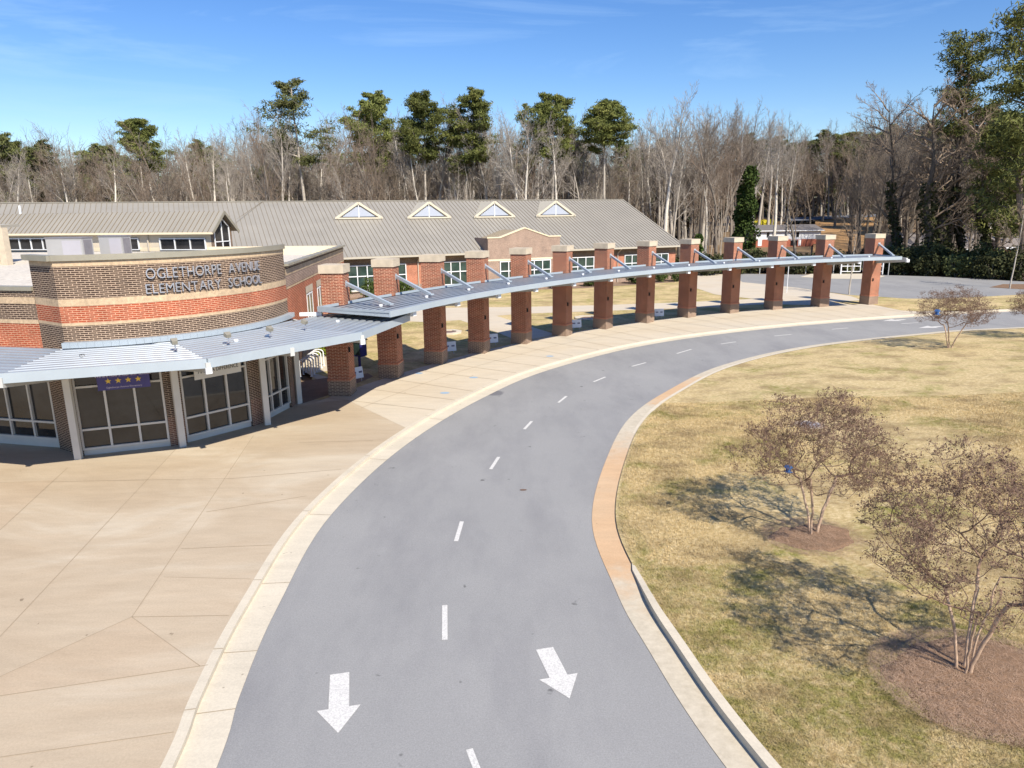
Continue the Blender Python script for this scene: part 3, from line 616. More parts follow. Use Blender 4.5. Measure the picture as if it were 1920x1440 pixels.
# ---- standing seam roof helper
def seam_roof(name, P, parent, pitch=.42, m=M_roof, down=None, h=.045, sm=None):
    P = [np.array(p, float) for p in P]; n = np.cross(P[1]-P[0], P[2]-P[0]); n /= np.linalg.norm(n)
    if n[2] < 0: n = -n
    up_ = np.array([0, 0, 1.]); dn = -(up_-n*(up_@n)); dn /= np.linalg.norm(dn); ac = np.cross(n, dn)
    mb = MB().face(P if np.cross(P[1]-P[0], P[2]-P[0])[2] > 0 else P[::-1]); ro = up(mb.build(name, m, parent))
    O = P[0]; t = [(p-O)@ac for p in P]; sm_ = MB(); k = math.floor(min(t)/pitch)+1
    while k*pitch < max(t):
        x = k*pitch; hits = []
        for i in range(len(P)):
            a, b = P[i], P[(i+1) % len(P)]; ta, tb = t[i], t[(i+1) % len(P)]
            if (ta-x)*(tb-x) < 0: hits.append(a+(b-a)*(x-ta)/(tb-ta))
        if len(hits) >= 2:
            hits.sort(key=lambda q: q@dn); a, b = hits[0], hits[-1]
            if np.linalg.norm(b-a) > .3: sm_.beam(tuple(a+n*h/2), tuple(b+n*h/2), .035, h, up=tuple(n))
        k += 1
    sm_.build('roof_seam', sm or M_seam, ro, kind='stuff'); return ro
CV = empty('clerestory_building', (-27, 55, 5.44), label='long cream clerestory with a ribbed gable roof and glazed gable end above the flat roof', category='building')
u2 = np.array([.978, -.208]); n2 = np.array([.208, .978])
c1 = g(398, 471, 5.44)[:2]; Lc = 34; wd = 2.7
zE = 7.05; zR = 8.22
fl = c1-u2*Lc; br = c1+n2*wd; bl = fl+n2*wd
mb = MB(); mb.wallquad(fl, c1, 5.44, zE); mb.wallquad(br, bl, 5.44, zE); up(mb.build('wall', M_cream, CV))
mb = MB(); mb.wallquad(fl-n2*.02, c1-n2*.02, 5.44, 5.72); up(mb.build('base_flashing', M_creamlight, CV))
ov = .35; ovu = .45
e0 = fl-n2*ov; e1 = c1-n2*ov+u2*ovu; r0 = fl+n2*wd/2; r1 = c1+n2*wd/2+u2*ovu; b0 = bl+n2*ov; b1 = br+n2*ov+u2*ovu; sl = (zR-zE)/(wd/2); ze = zE-ov*sl+.08
seam_roof('roof', [(*e0, ze), (*e1, ze), (*r1, zR+.1), (*r0, zR+.1)], CV, .42)
seam_roof('roof', [(*r0, zR+.1), (*r1, zR+.1), (*b1, ze), (*b0, ze)], CV, .42)
mb = MB(); tapered(mb, e0-n2*.06, e1-n2*.06, .12, ze-.14, ze, ze-.14, ze); up(mb.build('gutter', M_creamlight, CV))
mb = MB(); mb.beam((*e1, ze-.06), (*r1, zR+.04), .06, .22); mb.beam((*b1, ze-.06), (*r1, zR+.04), .06, .22); up(mb.build('rake_trim', M_coping, CV))
mid = c1+n2*wd/2
up(MB().face([(*c1, 5.44), (*br, 5.44), (*br, zE), (*mid, zR), (*c1, zE)], [(0, 0), (wd, 0), (wd, zE-5.44), (wd/2, zR-5.44), (0, zE-5.44)]).build('gable_wall', B_dark, CV))
o_ = u2*.03
gg = up(MB().face([(*(c1+n2*.4+o_), 5.6), (*(c1+n2*(wd-.4)+o_), 5.6), (*(c1+n2*(wd-.4)+o_), zE+.1), (*(mid+o_), zR-.35), (*(c1+n2*.4+o_), zE+.1)]).build('gable_window', M_glassdark, CV))
mb = MB()
for s in (.4, wd/2, wd-.42): mb.beam((*(c1+n2*s+o_*2), 5.6), (*(c1+n2*s+o_*2), zE+.1 if s != wd/2 else zR-.35), .07, .07, up=(1,0,0))
mb.beam((*(c1+n2*.4+o_*2), 6.1), (*(c1+n2*(wd-.4)+o_*2), 6.1), .07, .07); mb.beam((*(c1+n2*.4+o_*2), zE+.1), (*(mid+o_*2), zR-.35), .07, .07); mb.beam((*(c1+n2*(wd-.4)+o_*2), zE+.1), (*(mid+o_*2), zR-.35), .07, .07)
o = mb.build('frame', M_white, gg)
def wx(xp, y, p0, nn): q = onplane(xp, y, (*p0, 0), (*nn, 0)); return q
for xa, xb in ((17, 126), (126+110, 262), (301, 387)):
    P = wx(xa, 455, fl, n2)[:2]-n2*.09; Q = wx(xb, 455, fl, n2)[:2]-n2*.09; n_ = max(1, round(np.linalg.norm(Q-P)/1.15)); zb, zt = wx((xa+xb)/2, 468, fl, n2)[2], wx((xa+xb)/2, 446, fl, n2)[2]
    window(P, Q, n_, [zb], zt, .065, CV, glass=M_glassdark)
P = wx(276, 430, fl, n2)[:2]-n2*.1; up(MB().tube([(*P, ze-.1), (*P, 5.46)], .06, 8).build('downspout', M_drain, CV))

# air conditioners
def ac(x, y, rz, w, d, h, lab):
    r = empty('air_conditioner', (x, y, 5.44), rz, label=lab, category='air conditioner', group='rooftop air conditioning units')
    MB().box((0, 0, .12), (w, d, h)).build('casing', M_acc, r); MB().box((-.03, -.03, h), (w+.03, d+.03, h+.05)).build('lid', M_acd, r); MB().box((.05, .05, 0), (w-.05, d-.05, .12)).build('curb', M_black, r)
    MB().box((w*.45, -.02, .2), (w*.96, 0, h-.1)).build('access_panel', M_acp, r); MB().box((w, .1, .2), (w+.02, d-.1, h-.08)).build('coil_grille', M_acd, r)
    MB().box((.12*w, -.03, .25), (.34*w, -.002, .65)).build('control_box', M_white, r); MB().box((w*.8, -.025, .3), (w*.9, -.021, .5)).build('warning_label', mat('label_yellow', (.75, .6, .25), .6), r)
M_acc = varied('ac_casing', (.44, .43, .42), .06, 1, .45, .2); M_acp = varied('ac_panel', (.50, .48, .51), .05, 1, .45, .2); M_acd = varied('ac_dark', (.24, .225, .24), .1, 3, .5, .2)
p = atY(88, 470, 34); ac(p[0], 34, -.10, 1.80, .75, 1.62, 'grey rooftop air conditioner with small white control box, left of the pair'); p = atY(184, 470, 36.2); ac(p[0]+.1, 36.2, -.10, 1.20, .75, 1.62, 'narrower grey rooftop air conditioner with yellow sticker, right of the pair')

# ------------------------------------------------------------------ entrance canopy
EC = empty('entrance_canopy', (-9, 25, 0), label='lower faceted pale blue metal canopy round the entrance drum on slim posts', category='canopy')
ZE = 3.80
Fa = g(4, 718.5, 3.53)[:2]; Fb = g(389, 689.5, 3.53)[:2]; Fc = g(677, 636.5, 3.53)[:2]; Fd = g(766, 601, 3.53)[:2]; Fl = Fa+np.array([-.972, .235])*16
Ba = dp(A0, DR+.05); Bl = LW+ld*18; Bb = g(325, 640, 3.8)[:2]; Bb = DC+(Bb-DC)/np.linalg.norm(Bb-DC)*(DR+.12); Bc = dp(hitdrum(500, 615)[0], DR+.1); Bd = dp(A1, DR+.02); Be = g(603, 590, 3.8)[:2]
Ba = RET0+np.array([-.1, -.05])
def drumarc(p, q, n=10):
    a = math.atan2(*(p-DC)[::-1]); b = math.atan2(*(q-DC)[::-1]); return [dp(a+(b-a)*i/n, DR+.06) for i in range(n+1)]
facets = [(Fl, Fa, Bl, Ba), (Fa, Fb, Ba, Bb), (Fb, Fc, Bb, Bc), (Fc, Fd, Bc, Be)]
for i, (f0, f1, b0, b1) in enumerate(facets):
    mr_, mg_ = MB(), MB(); rib_bay(mr_, mg_, f0, f1, b0, b1, ZE-.06, .37, None, .64); pnl = up(mg_.build('deck_panel', M_deckdark, EC)); mr_.build('rib_deck', M_metal if i != 1 else M_deckw, pnl) if i != 1 else None
    if i == 1: mr_.build('rib_deck', M_metal, pnl)
    mf = MB(); d = (f1-f0)/np.linalg.norm(f1-f0); n = np.array([d[1], -d[0]])*.04; tapered(mf, f0+n, f1+n, .08, 3.53, 3.82, 3.53, 3.82); up(mf.build('front_fascia', M_fascia, EC))
mf = MB(); tapered(mf, Fd, Be, .08, 3.55, 3.815, 3.55, 3.815); up(mf.build('end_fascia', M_soffit, EC))
# curved gutter hugging the drum
mb = MB(); pts = [dp(A0+(A1-A0)*i/40, DR+.14) for i in range(41)]
for p, q in zip(pts, pts[1:]): tapered(mb, p, q, .24, 3.82, 4.0, 3.82, 4.0)
up(mb.build('wall_gutter', M_fascia, EC)); mb = MB(); tapered(mb, g(562, 590, 3.86)[:2], g(604, 589, 3.86)[:2], .12, 3.8, 3.95, 3.8, 3.95); up(mb.build('end_flashing', M_white, EC))
# posts with brackets and beams
for (bx, by), F in (((146, 862), Fa), ((344, 838), Fb), ((503, 797), (Fb+Fc)/2), ((563, 757), Fc)):
    p = g(bx, by)[:2]; d = F-p; d /= np.linalg.norm(d); w = .11; n = np.array([-d[1], d[0]])
    mb = MB(); q = [p-d*w*1.6-n*w, p+d*w*.0-n*w, p+n*w, p-d*w*1.6+n*w]; mb.prism([tuple(x) for x in q], 0, 3.4); up(mb.build('post', M_post, EC))
    mb = MB(); e = F+d*.12; tapered(mb, p-d*.3, e, .14, 2.75, 3.70, 3.42, 3.70); up(mb.build('bracket', M_soffit, EC))
    if bx in (344, 563): mb = MB(); tapered(mb, F+d*.06, F+d*.14, .18, 3.34, 3.54, 3.36, 3.54); up(mb.build('beam_end', M_white, EC))
for f, x in ((.3, 0), (.3, 1), (.35, 2), (.6, 2), (.45, 3)):
    f0, f1, b0, b1 = facets[[1, 1, 2, 2, 3][[.3, .3, .35, .6, .45].index(f) if f != .3 else 0]]; q = (f0+(f1-f0)*f)*.5+(b0+(b1-b0)*f)*.5; up(MB().tube([(*q, ZE), (*q, ZE+.07)], .08, 10).build('roof_cap', M_white, EC))
# floodlights washing the sign
def flood(x, y, lab):
    p = g(x, y, 3.86); r = empty('floodlight', tuple(p), math.atan2(p[1]-DC[1], p[0]-DC[0])+PI/2, label=lab, category='floodlight', group='floodlights on the entrance canopy')
    MB().tube([(0, 0, 0), (0, 0, .26)], .025, 8).build('stem', M_alum, r); mb = MB(); mb.hexa([(-.10, -.06, .2), (.10, -.06, .2), (.13, .16, .26), (-.13, .16, .26)], [(-.10, -.10, .34), (.10, -.10, .34), (.13, .10, .44), (-.13, .10, .44)]); h = mb.build('head', M_coping, r)
    MB().face([(-.11, .164, .275), (.11, .164, .275), (.11, .112, .425), (-.11, .112, .425)]).build('lens', M_glassgreen, h)
    MB().box((-.07, -.05, 0), (.07, .05, .015)).build('base_plate', M_alum, r); r.scale = (.8, .8, .8)
for x, y, s in ((329, 655, 'leftmost small floodlight on the entrance canopy, above the white fascia corner'), (429, 642, 'small floodlight on the entrance canopy below the last letters of the sign'), (508, 630, 'small floodlight on the entrance canopy near the right end of the brick drum'), (573, 616, 'rightmost small floodlight on the entrance canopy beside the red side wall')): flood(x, y, s)
# banners
def flat_text(txt, size, col, parent, M, ext=.002, name='lettering'):
    me = glyph(txt, size, ext); me.name = name; o = meshobj(name, me, col, parent); xs = [v.co.x for v in me.vertices]; o.matrix_basis = M @ Matrix.Translation((-(min(xs)+max(xs))/2, 0, 0)); return o
M_ban = varied('purple_banner', (.085, .075, .22), .1, 2, .7); M_star = mat('gold_star', (.78, .52, .08), .6); M_banw = varied('white_banner', (.66, .62, .56), .06, 2, .7); M_ink = mat('black_ink', (.02, .02, .02), .7); M_pink = mat('lilac_ink', (.62, .55, .68), .7)
def on_chord(aa, bb, xa, xb, ytop, ybot, off):
    P, Q = dp(aa, DR), dp(bb, DR); d = (Q-P)/np.linalg.norm(Q-P); n = np.array([d[1], -d[0]]); p0 = P+n*off
    a = onplane(xa, (ytop+ybot)/2, (*p0, 0), (*n, 0)); b = onplane(xb, (ytop+ybot)/2, (*p0, 0), (*n, 0)); zt = onplane((xa+xb)/2, ytop, (*p0, 0), (*n, 0))[2]; zb = onplane((xa+xb)/2, ybot, (*p0, 0), (*n, 0))[2]
    return a[:2], b[:2], zb, zt, d
a, b, zb, zt, d = on_chord(*PB[0][:2], 181, 281, 696, 729, .18); zt += .12
c = (a+b)/2; W = np.linalg.norm(b-a); r = empty('banner', (*c, zb), math.atan2(d[1], d[0]), label='purple banner with four gold stars hanging in front of the entrance windows', category='banner')
MB().box((-W/2, -.012, 0), (W/2, .012, zt-zb)).build('cloth', M_ban, r)
X90 = Matrix.Rotation(PI/2, 4, 'X')
for k in range(4):
    cx = -W*.29+k*W*.19; cz = (zt-zb)*.42; P = []
    for j in range(10):
        rr = .105 if j % 2 == 0 else .045; t = PI/2+j*PI/5; P.append((cx+rr*math.cos(t), cz+rr*math.sin(t)))
    mb = MB(); mb.face([(x, -.018, z) for x, z in P]); mb.build('star', M_star, r)
flat_text('We are now a four star school!', .135, M_pink, r, Matrix.Translation((0, -.016, (zt-zb)*.62)) @ X90); flat_text('Oglethorpe Avenue Elementary', .085, M_pink, r, Matrix.Translation((0, -.016, .06)) @ X90)
a, b, zb, zt, d = on_chord(*PB[1][:2], 363, 452, 684, 705, .16); zt += .30
c = (a+b)/2; W = np.linalg.norm(b-a); r = empty('banner', (*c, zb), math.atan2(d[1], d[0]), label='white banner with black capitals partly hidden under the entrance canopy', category='banner')
MB().box((-W/2, -.012, 0), (W/2, .012, zt-zb)).build('cloth', M_banw, r)
flat_text('MAKES A DIFFERENCE', .205, M_ink, r, Matrix.Translation((.02, -.016, .21)) @ X90 @ Matrix.Diagonal((W*.9/2.1, 1, 1, 1)))

# ------------------------------------------------------------------ classroom building
CB = empty('classroom_building', (4, 78, 0), label='long single storey brick classroom wing with tan standing seam roof and four louvred dormers', category='building')
u = np.array([.9143, .405]); u /= np.linalg.norm(u); n = np.array([-u[1], u[0]]); EBR = np.array([20.2, 85.17]); ze = 3.98; zr = 9.40; dep = 13.3
def cb(s, t=0): return EBR+u*s+n*t
seam_roof('roof', [(*cb(-75), ze), (*cb(0), ze), (*cb(0, dep), zr), (*cb(-75, dep), zr)], CB, .46)
seam_roof('roof', [(*cb(0, dep*2), ze), (*cb(-75, dep*2), ze), (*cb(-75, dep), zr), (*cb(0, dep), zr)], CB, .46)
mb = MB(); mb.beam((*cb(-75, dep), zr+.03), (*cb(.02, dep), zr+.03), .3, .07); up(mb.build('ridge_cap', M_roof, CB))
mb = MB(); mb.beam((*cb(.05, 0), ze-.02), (*cb(.05, dep), zr-.02), .12, .22); mb.beam((*cb(.05, dep*2), ze-.02), (*cb(.05, dep), zr-.02), .12, .22); up(mb.build('rake_trim', M_gutter, CB))
mb = MB(); tapered(mb, cb(-75, -.07), cb(.1, -.07), .16, ze-.2, ze-.01, ze-.2, ze-.01); up(mb.build('gutter', M_gutter, CB))
WL = .75
up(MB().face([(*cb(-75, 0), ze-.17), (*cb(-75, WL), ze-.17), (*cb(0, WL), ze-.17), (*cb(0, 0), ze-.17)]).build('soffit', M_coping, CB))
WT = (*cb(0, WL), 0); NN = (*n, 0)
mb = MB(); mb.wallquad(cb(-75, WL), cb(-.4, WL), 0.0, 1.02); up(mb.build('plinth', B_tan, CB))
mb = MB(); mb.wallquad(cb(-75, WL), cb(-.4, WL), 1.02, 3.1); up(mb.build('wall', B_orange, CB))
mb = MB(); mb.wallquad(cb(-75, WL), cb(-.4, WL), 3.1, 3.83); up(mb.build('wall_top', B_dark, CB))
up(MB().wallquad(cb(-.4, WL), cb(-.4, dep*2-WL), 0, 3.83).face([(*cb(-.4, WL), 3.83), (*cb(-.4, dep*2-WL), 3.83), (*cb(-.4, dep), zr-.3)]).build('end_wall', B_brown, CB))
def cwin(xa, xb, yt, yb, cols, off=0.0):
    pl = (*cb(0, WL-off), 0); ym = (yt+yb)/2; P = onplane(xa, ym, pl, NN); Q = onplane(xb, ym, pl, NN); xm = (xa+xb)/2; zt = onplane(xm, yt, pl, NN)[2]; zb = onplane(xm, yb, pl, NN)[2]
    q = n*.06; window(P[:2]-q, Q[:2]-q, cols, [zb, zb+(zt-zb)*.56], zt, .09, CB, glass=M_glassgreen)
    up(MB().box((0, 0, 0), (0, 0, 0)).build('sill', M_stone, CB)) if False else None
    mb = MB(); tapered(mb, P[:2]-n*.1-u*.08, Q[:2]-n*.1+u*.08, .12, zb-.12, zb-.04, zb-.12, zb-.04); up(mb.build('sill', M_stone, CB))
cwin(651, 762, 496, 543, 6); cwin(828, 879, 490, 533, 3); cwin(1067, 1142, 481, 522, 5); cwin(1170, 1252, 476, 512.5, 6)
for xx in (784, 1158, 1274):
    q = onplane(xx, 500, (*cb(0, WL-.1), 0), NN); tp = cb(0, -.07)
    s = (q[:2]-EBR)@u; up(MB().tube([(*cb(s, -.1), ze-.2), (*cb(s, WL-.1), ze-.7), (*cb(s, WL-.1), .02)], .055, 8).build('downspout', M_drain, CB))
# pavilion gable wall
GP = -.7
pl = (*cb(0, GP), 0)
def gp(x, y): return onplane(x, y, pl, NN)
sh = lambda p: (p[:2]-EBR)@u
s0, s1 = sh(gp(915, 470)), sh(gp(1050, 465)); zs = gp(916, 447)[2]; sl_, sr_ = s0+(s1-s0)*.16, s1-(s1-s0)*.16; sm = (s0+s1)/2; zp = gp(983, 428)[2]; zbd = gp(960, 485)[2]
F = lambda s, z, o=0: (*cb(s, GP-o), z)
up(MB().face([F(s0, zbd), F(s1, zbd), F(s1, zs), F(sr_, zs), F(sm, zp), F(sl_, zs), F(s0, zs)], [(s0, zbd), (s1, zbd), (s1, zs), (sr_, zs), (sm, zp), (sl_, zs), (s0, zs)]).build('gable_wall', B_tan, CB))
mb = MB(); mb.wallquad(cb(s0, GP), cb(s1, GP), 0, zbd-.18); mb.wallquad(cb(s1, GP), cb(s1, 3), 0, zs); mb.wallquad(cb(s0, 3), cb(s0, GP), 0, zs); mb.wallquad(cb(s1, GP+.35), cb(s0, GP+.35), ze, zs); up(mb.build('pavilion_wall', B_tan, CB))
mb = MB(); mb.wallquad(cb(s0, GP-.02), cb(s1, GP-.02), zbd-.18, zbd); up(mb.build('cream_band', M_creamlight, CB))
mb = MB()
for a, b in (((s0-.1, zs), (sl_, zs)), ((sl_, zs), (sm, zp)), ((sm, zp), (sr_, zs)), ((sr_, zs), (s1+.1, zs))): mb.beam((*cb(a[0], GP+.16), a[1]+.05), (*cb(b[0], GP+.16), b[1]+.05), .46, .12)
up(mb.build('coping', M_creamlight, CB))
zroof = lambda t: ze+(zr-ze)*t/dep
tz = (zp-.25-ze)/(zr-ze)*dep; tz0 = (zs-.1-ze)/(zr-ze)*dep
seam_roof('pavilion_roof', [(*cb(s0, GP+.3), zs-.25), (*cb(sm, GP+.3), zp-.25), (*cb(sm, tz), zp-.25), (*cb(s0, max(.2, tz0-.5)), zs-.25)], CB, .46, M_dormer); seam_roof('pavilion_roof', [(*cb(sm, GP+.3), zp-.25), (*cb(s1, GP+.3), zs-.25), (*cb(s1, max(.2, tz0-.5)), zs-.25), (*cb(sm, tz), zp-.25)], CB, .46, M_dormer)
cwin(937, 1032, 488, 530, 6, WL-GP)
# triangular louvre dormers
RN = np.cross(np.array([*u, 0]), np.array([*n, (zr-ze)/dep])); RP = (*cb(0, 0), ze)
for xa, xb, yb, xp, yp in ((629, 715, 410, 671, 381), (764, 843, 409, 804, 380), (889, 963, 407.5, 926, 379), (1005, 1076, 405.5, 1041, 378)):
    A = onplane((xa+xb)/2, yb, RP, RN); t = (A[:2]-EBR)@n; PL = (*cb(0, t), 0); a = onplane(xa, yb, PL, NN); b = onplane(xb, yb-1, PL, NN); sa, sb = sh(a), sh(b); sc = (sa+sb)/2; z0 = zroof(t); z1 = onplane(xp, yp, PL, NN)[2]
    tz = min((z1-ze)/(zr-ze)*dep, dep-.05)
    dm = up(MB().face([(*cb(sa, t-.02), z0+.02), (*cb(sb, t-.02), z0+.02), (*cb(sc, t-.02), z1)]).build('dormer', M_dormer, CB))
    mb = MB(); mb.face([(*cb(sa-.1, t-.25), z0-.04), (*cb(sc, t-.25), z1+.08), (*cb(sc, tz), z1+.08)][::-1]); mb.face([(*cb(sb+.1, t-.25), z0-.04), (*cb(sc, tz), z1+.08), (*cb(sc, t-.25), z1+.08)][::-1])
    mb.build('dormer_roof', M_dormer, dm)
    mb = MB()
    for p, q in (((sa, z0), (sc, z1)), ((sb, z0), (sc, z1)), ((sa-.1, z0), (sb+.1, z0))): mb.beam((*cb(p[0], t-.18), p[1]+.06), (*cb(q[0], t-.18), q[1]+.04), .20, .24 if p[1] != q[1] else .16)
    mb.build('dormer_trim', M_dormer, dm)
    mb = MB(); hh = z1-z0; nb = 8
    for k in range(nb):
        z = z0+.28+(hh-.62)*k/nb; f = (z-z0)/hh; w0 = sa+(sc-sa)*f+.35; w1 = sb+(sc-sb)*f-.35
        if w1-w0 > .1: mb.beam((*cb(w0, t-.12), z), (*cb(w1, t-.12), z), .05, .13)
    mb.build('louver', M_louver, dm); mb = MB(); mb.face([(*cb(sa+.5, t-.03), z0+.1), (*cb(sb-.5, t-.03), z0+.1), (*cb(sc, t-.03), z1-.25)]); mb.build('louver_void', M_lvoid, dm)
    mb = MB(); mb.beam((*cb(sc, t-.16), z0+.1), (*cb(sc, t-.16), z1-.1), .08, .08, up=(*n, 0)); mb.build('mullion', M_white, dm)
# rear left roof, meeting the classroom roof in a valley
RL = empty('rear_wing', (-40, 85, 0), label='rear wing with ribbed tan roof meeting the classroom roof in a valley', category='building')
V1 = onplane(478, 381, (0, 0, zr), (0, 0, 1)); V1 = np.array([*cb((V1[:2]-EBR)@u, dep), zr]); VB = onplane(437, 423, RP, RN)+np.array([0, 0, .03])
Vd = VB+(VB-V1)*.25; V1 = V1+np.array([0, 0, .05])
WLp = g(-60, 383.5, zr); lw = V1+np.array([WLp[0]-V1[0], WLp[1]-V1[1], 0]); nd = np.array([V1[0]-lw[0], V1[1]-lw[1]]); nd /= np.linalg.norm(nd)
lw = V1-np.array([*u2, 0])*60
bl_ = Vd-np.array([*u2, 0])*60
seam_roof('roof', [lw, bl_, Vd, V1], RL, .5)
mb = MB(); mb.beam(tuple(lw), tuple(V1), .3, .08); up(mb.build('ridge_cap', M_roof, RL)); q = atY(38, 398, 68); mb = MB(); mb.tube([(q[0], q[1], q[2]-.3), (q[0], q[1], q[2]+.6)], .1, 8); up(mb.build('vent_pipe', M_white, RL))
up(MB().wallquad(bl_[:2], Vd[:2], 0, Vd[2]).build('wall', M_cream, RL))

# ------------------------------------------------------------------ trees
def grow(Sg, tips, p, d, L, r, lv, P, R):
    nseg = P['seg'][lv]; sl = L/nseg; q = p.copy(); dd = d.copy(); pts = [(q.copy(), dd.copy(), r)]
    for i in range(nseg):
        dd = dd + np.array([R.gauss(0, P['wob'][lv]), R.gauss(0, P['wob'][lv]), R.gauss(0, P['wob'][lv]*.6)+P['up'][lv]]); dd /= np.linalg.norm(dd)
        r1 = r*(1-(1-P['tap'][lv])*(i+1)/nseg); r0 = r*(1-(1-P['tap'][lv])*i/nseg); q2 = q+dd*sl; Sg.append((*q, *q2, r0, r1, lv)); q = q2; pts.append((q.copy(), dd.copy(), r1))
    if lv == P['lv']: tips.append(q); return
    nc = P['n'][lv]; nc = nc if isinstance(nc, int) else R.randint(*nc)
    for k in range(nc):
        t = P['from'][lv]+(1-P['from'][lv])*(k+R.random()*.8)/nc; x = t*nseg; i = min(int(x), nseg-1); f = x-i
        b = pts[i][0]*(1-f)+pts[i+1][0]*f; rr = (pts[i][2]*(1-f)+pts[i+1][2]*f); ax = pts[i+1][1]
        a = R.random()*2*PI; o = np.cross(ax, [math.cos(a), math.sin(a), .3]); o /= np.linalg.norm(o); an = math.radians(R.uniform(*P['ang'][lv])); nd = ax*math.cos(an)+o*math.sin(an)
        l = L*P['len'][lv]*R.uniform(.65, 1.15)*(1-.45*(t-P['from'][lv])/(1.01-P['from'][lv]))
        grow(Sg, tips, b, nd, l, rr*P['rad'][lv], lv+1, P, R)
    if P.get('cont', True): grow(Sg, tips, q, dd, L*P['len'][lv]*.7, pts[-1][2], lv+1, P, R)
def part_tree(name, Sg, trunk_lv, mt, mb_, kt=6, kb=3, loc=(0,0,0), child='branches', **kw):
    A = np.array(Sg); r = empty(name, loc, **kw); T = A[A[:, 8] <= trunk_lv]; B = A[A[:, 8] > trunk_lv]
    meshobj('trunk', segs_mesh('trunk', T, kt), mt, r); meshobj(child, segs_mesh(child, B, kb), mb_, r); return r
def bare_tree(h, seed, style, mt, mb_, **kw):
    R = random.Random(seed); P = dict(lv=4, seg=[8, 5, 3, 2, 1], wob=[.05, .12, .16, .2, .2], up=[.01, .07, .06, .05, .03], tap=[.25, .3, .35, .4, .5], n=[(16, 22), (6, 8), (5, 6), (3, 4)], ang=[(28, 55), (25, 50), (25, 50), (20, 45)], len=[.40, .48, .5, .55], rad=[.42, .5, .5, .55])
    P['from'] = [.38, .25, .2, .15]
    if style == 1: P['from'] = [.58, .25, .2, .1]; P['n'] = [(12, 16), (6, 8), (5, 6), (3, 4)]; P['len'] = [.32, .5, .5, .55]; P['ang'][0] = (20, 42)
    if style == 2: P['from'] = [.22, .25, .2, .1]; P['n'] = [(10, 13), (7, 9), (5, 6), (3, 4)]; P['len'] = [.55, .48, .5, .55]; P['ang'][0] = (20, 45); P['wob'][0] = .09; P['up'][1] = .11
    Sg, tips = [], []; grow(Sg, tips, np.array([0, 0, -.3]), np.array([0, 0, 1.]), h*.86, h*.0125+.06, 0, P, R)
    Sg = [(*s[:6], max(s[6], .011), max(s[7], .009), s[8]) for s in Sg]
    f = h/np.percentile([q[5] for q in Sg], 99.8); Sg = [(q[0]*f, q[1]*f, q[2]*f, q[3]*f, q[4]*f, q[5]*f, *q[6:]) for q in Sg]
    return part_tree('bare_tree', Sg, 0, mt, mb_, 7, 3, **kw)
def pine_tree(h, seed, mt, mf, crown=.42, wid=.16, nl=46, cs=.34, per=150, **kw):
    R = random.Random(seed); rs = np.random.default_rng(seed); Sg = []; p = np.array([0, 0, -.3]); d = np.array([0, 0, 1.]); pts = [p]; nseg = 10
    for i in range(nseg):
        d = d+np.array([R.gauss(0, .035), R.gauss(0, .035), 0]); d /= np.linalg.norm(d); q = p+d*h*.96/nseg; Sg.append((*p, *q, h*.0105*(1-.8*i/nseg)+.03, h*.0105*(1-.8*(i+1)/nseg)+.03, 0)); p = q; pts.append(p)
    C = []
    for k in range(nl):
        t = 1-crown*(k/nl)**.9*R.uniform(.9, 1.05); x = min(t, .995)*nseg; i = min(int(x), nseg-1); b = pts[i]+(pts[i+1]-pts[i])*(x-i); rel = (1-t)/crown
        env = (.35+1.0*math.sin(min(1, rel*1.15)*PI*.62))*(1 if rel < .75 else 1-(rel-.75)*1.6)
        l = h*wid*env*R.uniform(.55, 1.1); a = R.random()*2*PI; dd = np.array([math.cos(a), math.sin(a), .25+R.uniform(-.1, .5)*(1-rel)]); dd /= np.linalg.norm(dd); q = b
        for j in range(4):
            dd = dd+np.array([R.gauss(0, .14), R.gauss(0, .14), .09]); dd /= np.linalg.norm(dd); q2 = q+dd*l/4; Sg.append((*q, *q2, .055*(1-j/4)+.02, .055*(1-(j+1)/4)+.015, 1)); q = q2
            if j >= 1:
                for _ in range(3 if j > 1 else 2):
                    c = q+rs.normal(0, l*.12+.15, 3)*np.array([1, 1, .5]); Sg.append((*q, *c, .018, .01, 1)); C.append((c, .20+l*.062))
    pts_ = np.concatenate([c+rs.normal(0, 1, (int(per/6), 3))*np.array([s*1.15, s*1.15, s*.42]) for c, s in C])
    A = np.array(Sg); r = empty('pine_tree', **kw); meshobj('trunk', segs_mesh('trunk', A[A[:, 8] == 0], 8), mt, r); meshobj('limbs', segs_mesh('limbs', A[A[:, 8] == 1], 3), mt, r)
    meshobj('crown', cards('crown', pts_, cs, rs=rs, elong=4.0), mf, r); return r
def place(proto, loc, rz, sc, used, **kw):
    o = proto if proto not in used else copy_tree(proto); used.add(proto) if isinstance(used, set) else None
    o.location = loc; o.rotation_euler = (0, 0, rz); o.scale = sc if hasattr(sc, '__len__') else (sc, sc, sc)
    for a, b in kw.items(): o[a] = b
    return o
def pxX(xp, Y): v = ray(xp, 400); return v[0]*Y/v[1]
BP = [bare_tree(24, 10+i, st, [M_bark, M_barklight, M_barkmid][i % 3], M_twig if i % 3 != 2 else M_twigbrown) for i, st in enumerate([0, 1, 2, 0, 1, 2, 1, 0, 2])]
BD = [bare_tree(24, 50+i, [2, 0, 1, 0][i], M_barkdk2, M_twigdark) for i in range(4)]
used = set()
PROF = [(-60, 300), (0, 285), (80, 250), (130, 255), (200, 280), (260, 250), (340, 240), (420, 245), (500, 205), (560, 230), (640, 215), (760, 190), (800, 215), (880, 180), (960, 205), (1060, 220), (1130, 250), (1180, 225), (1290, 205), (1360, 200), (1440, 205), (1520, 235), (1580, 235), (1640, 195), (1700, 182), (1760, 215), (1840, 260), (1940, 230)]
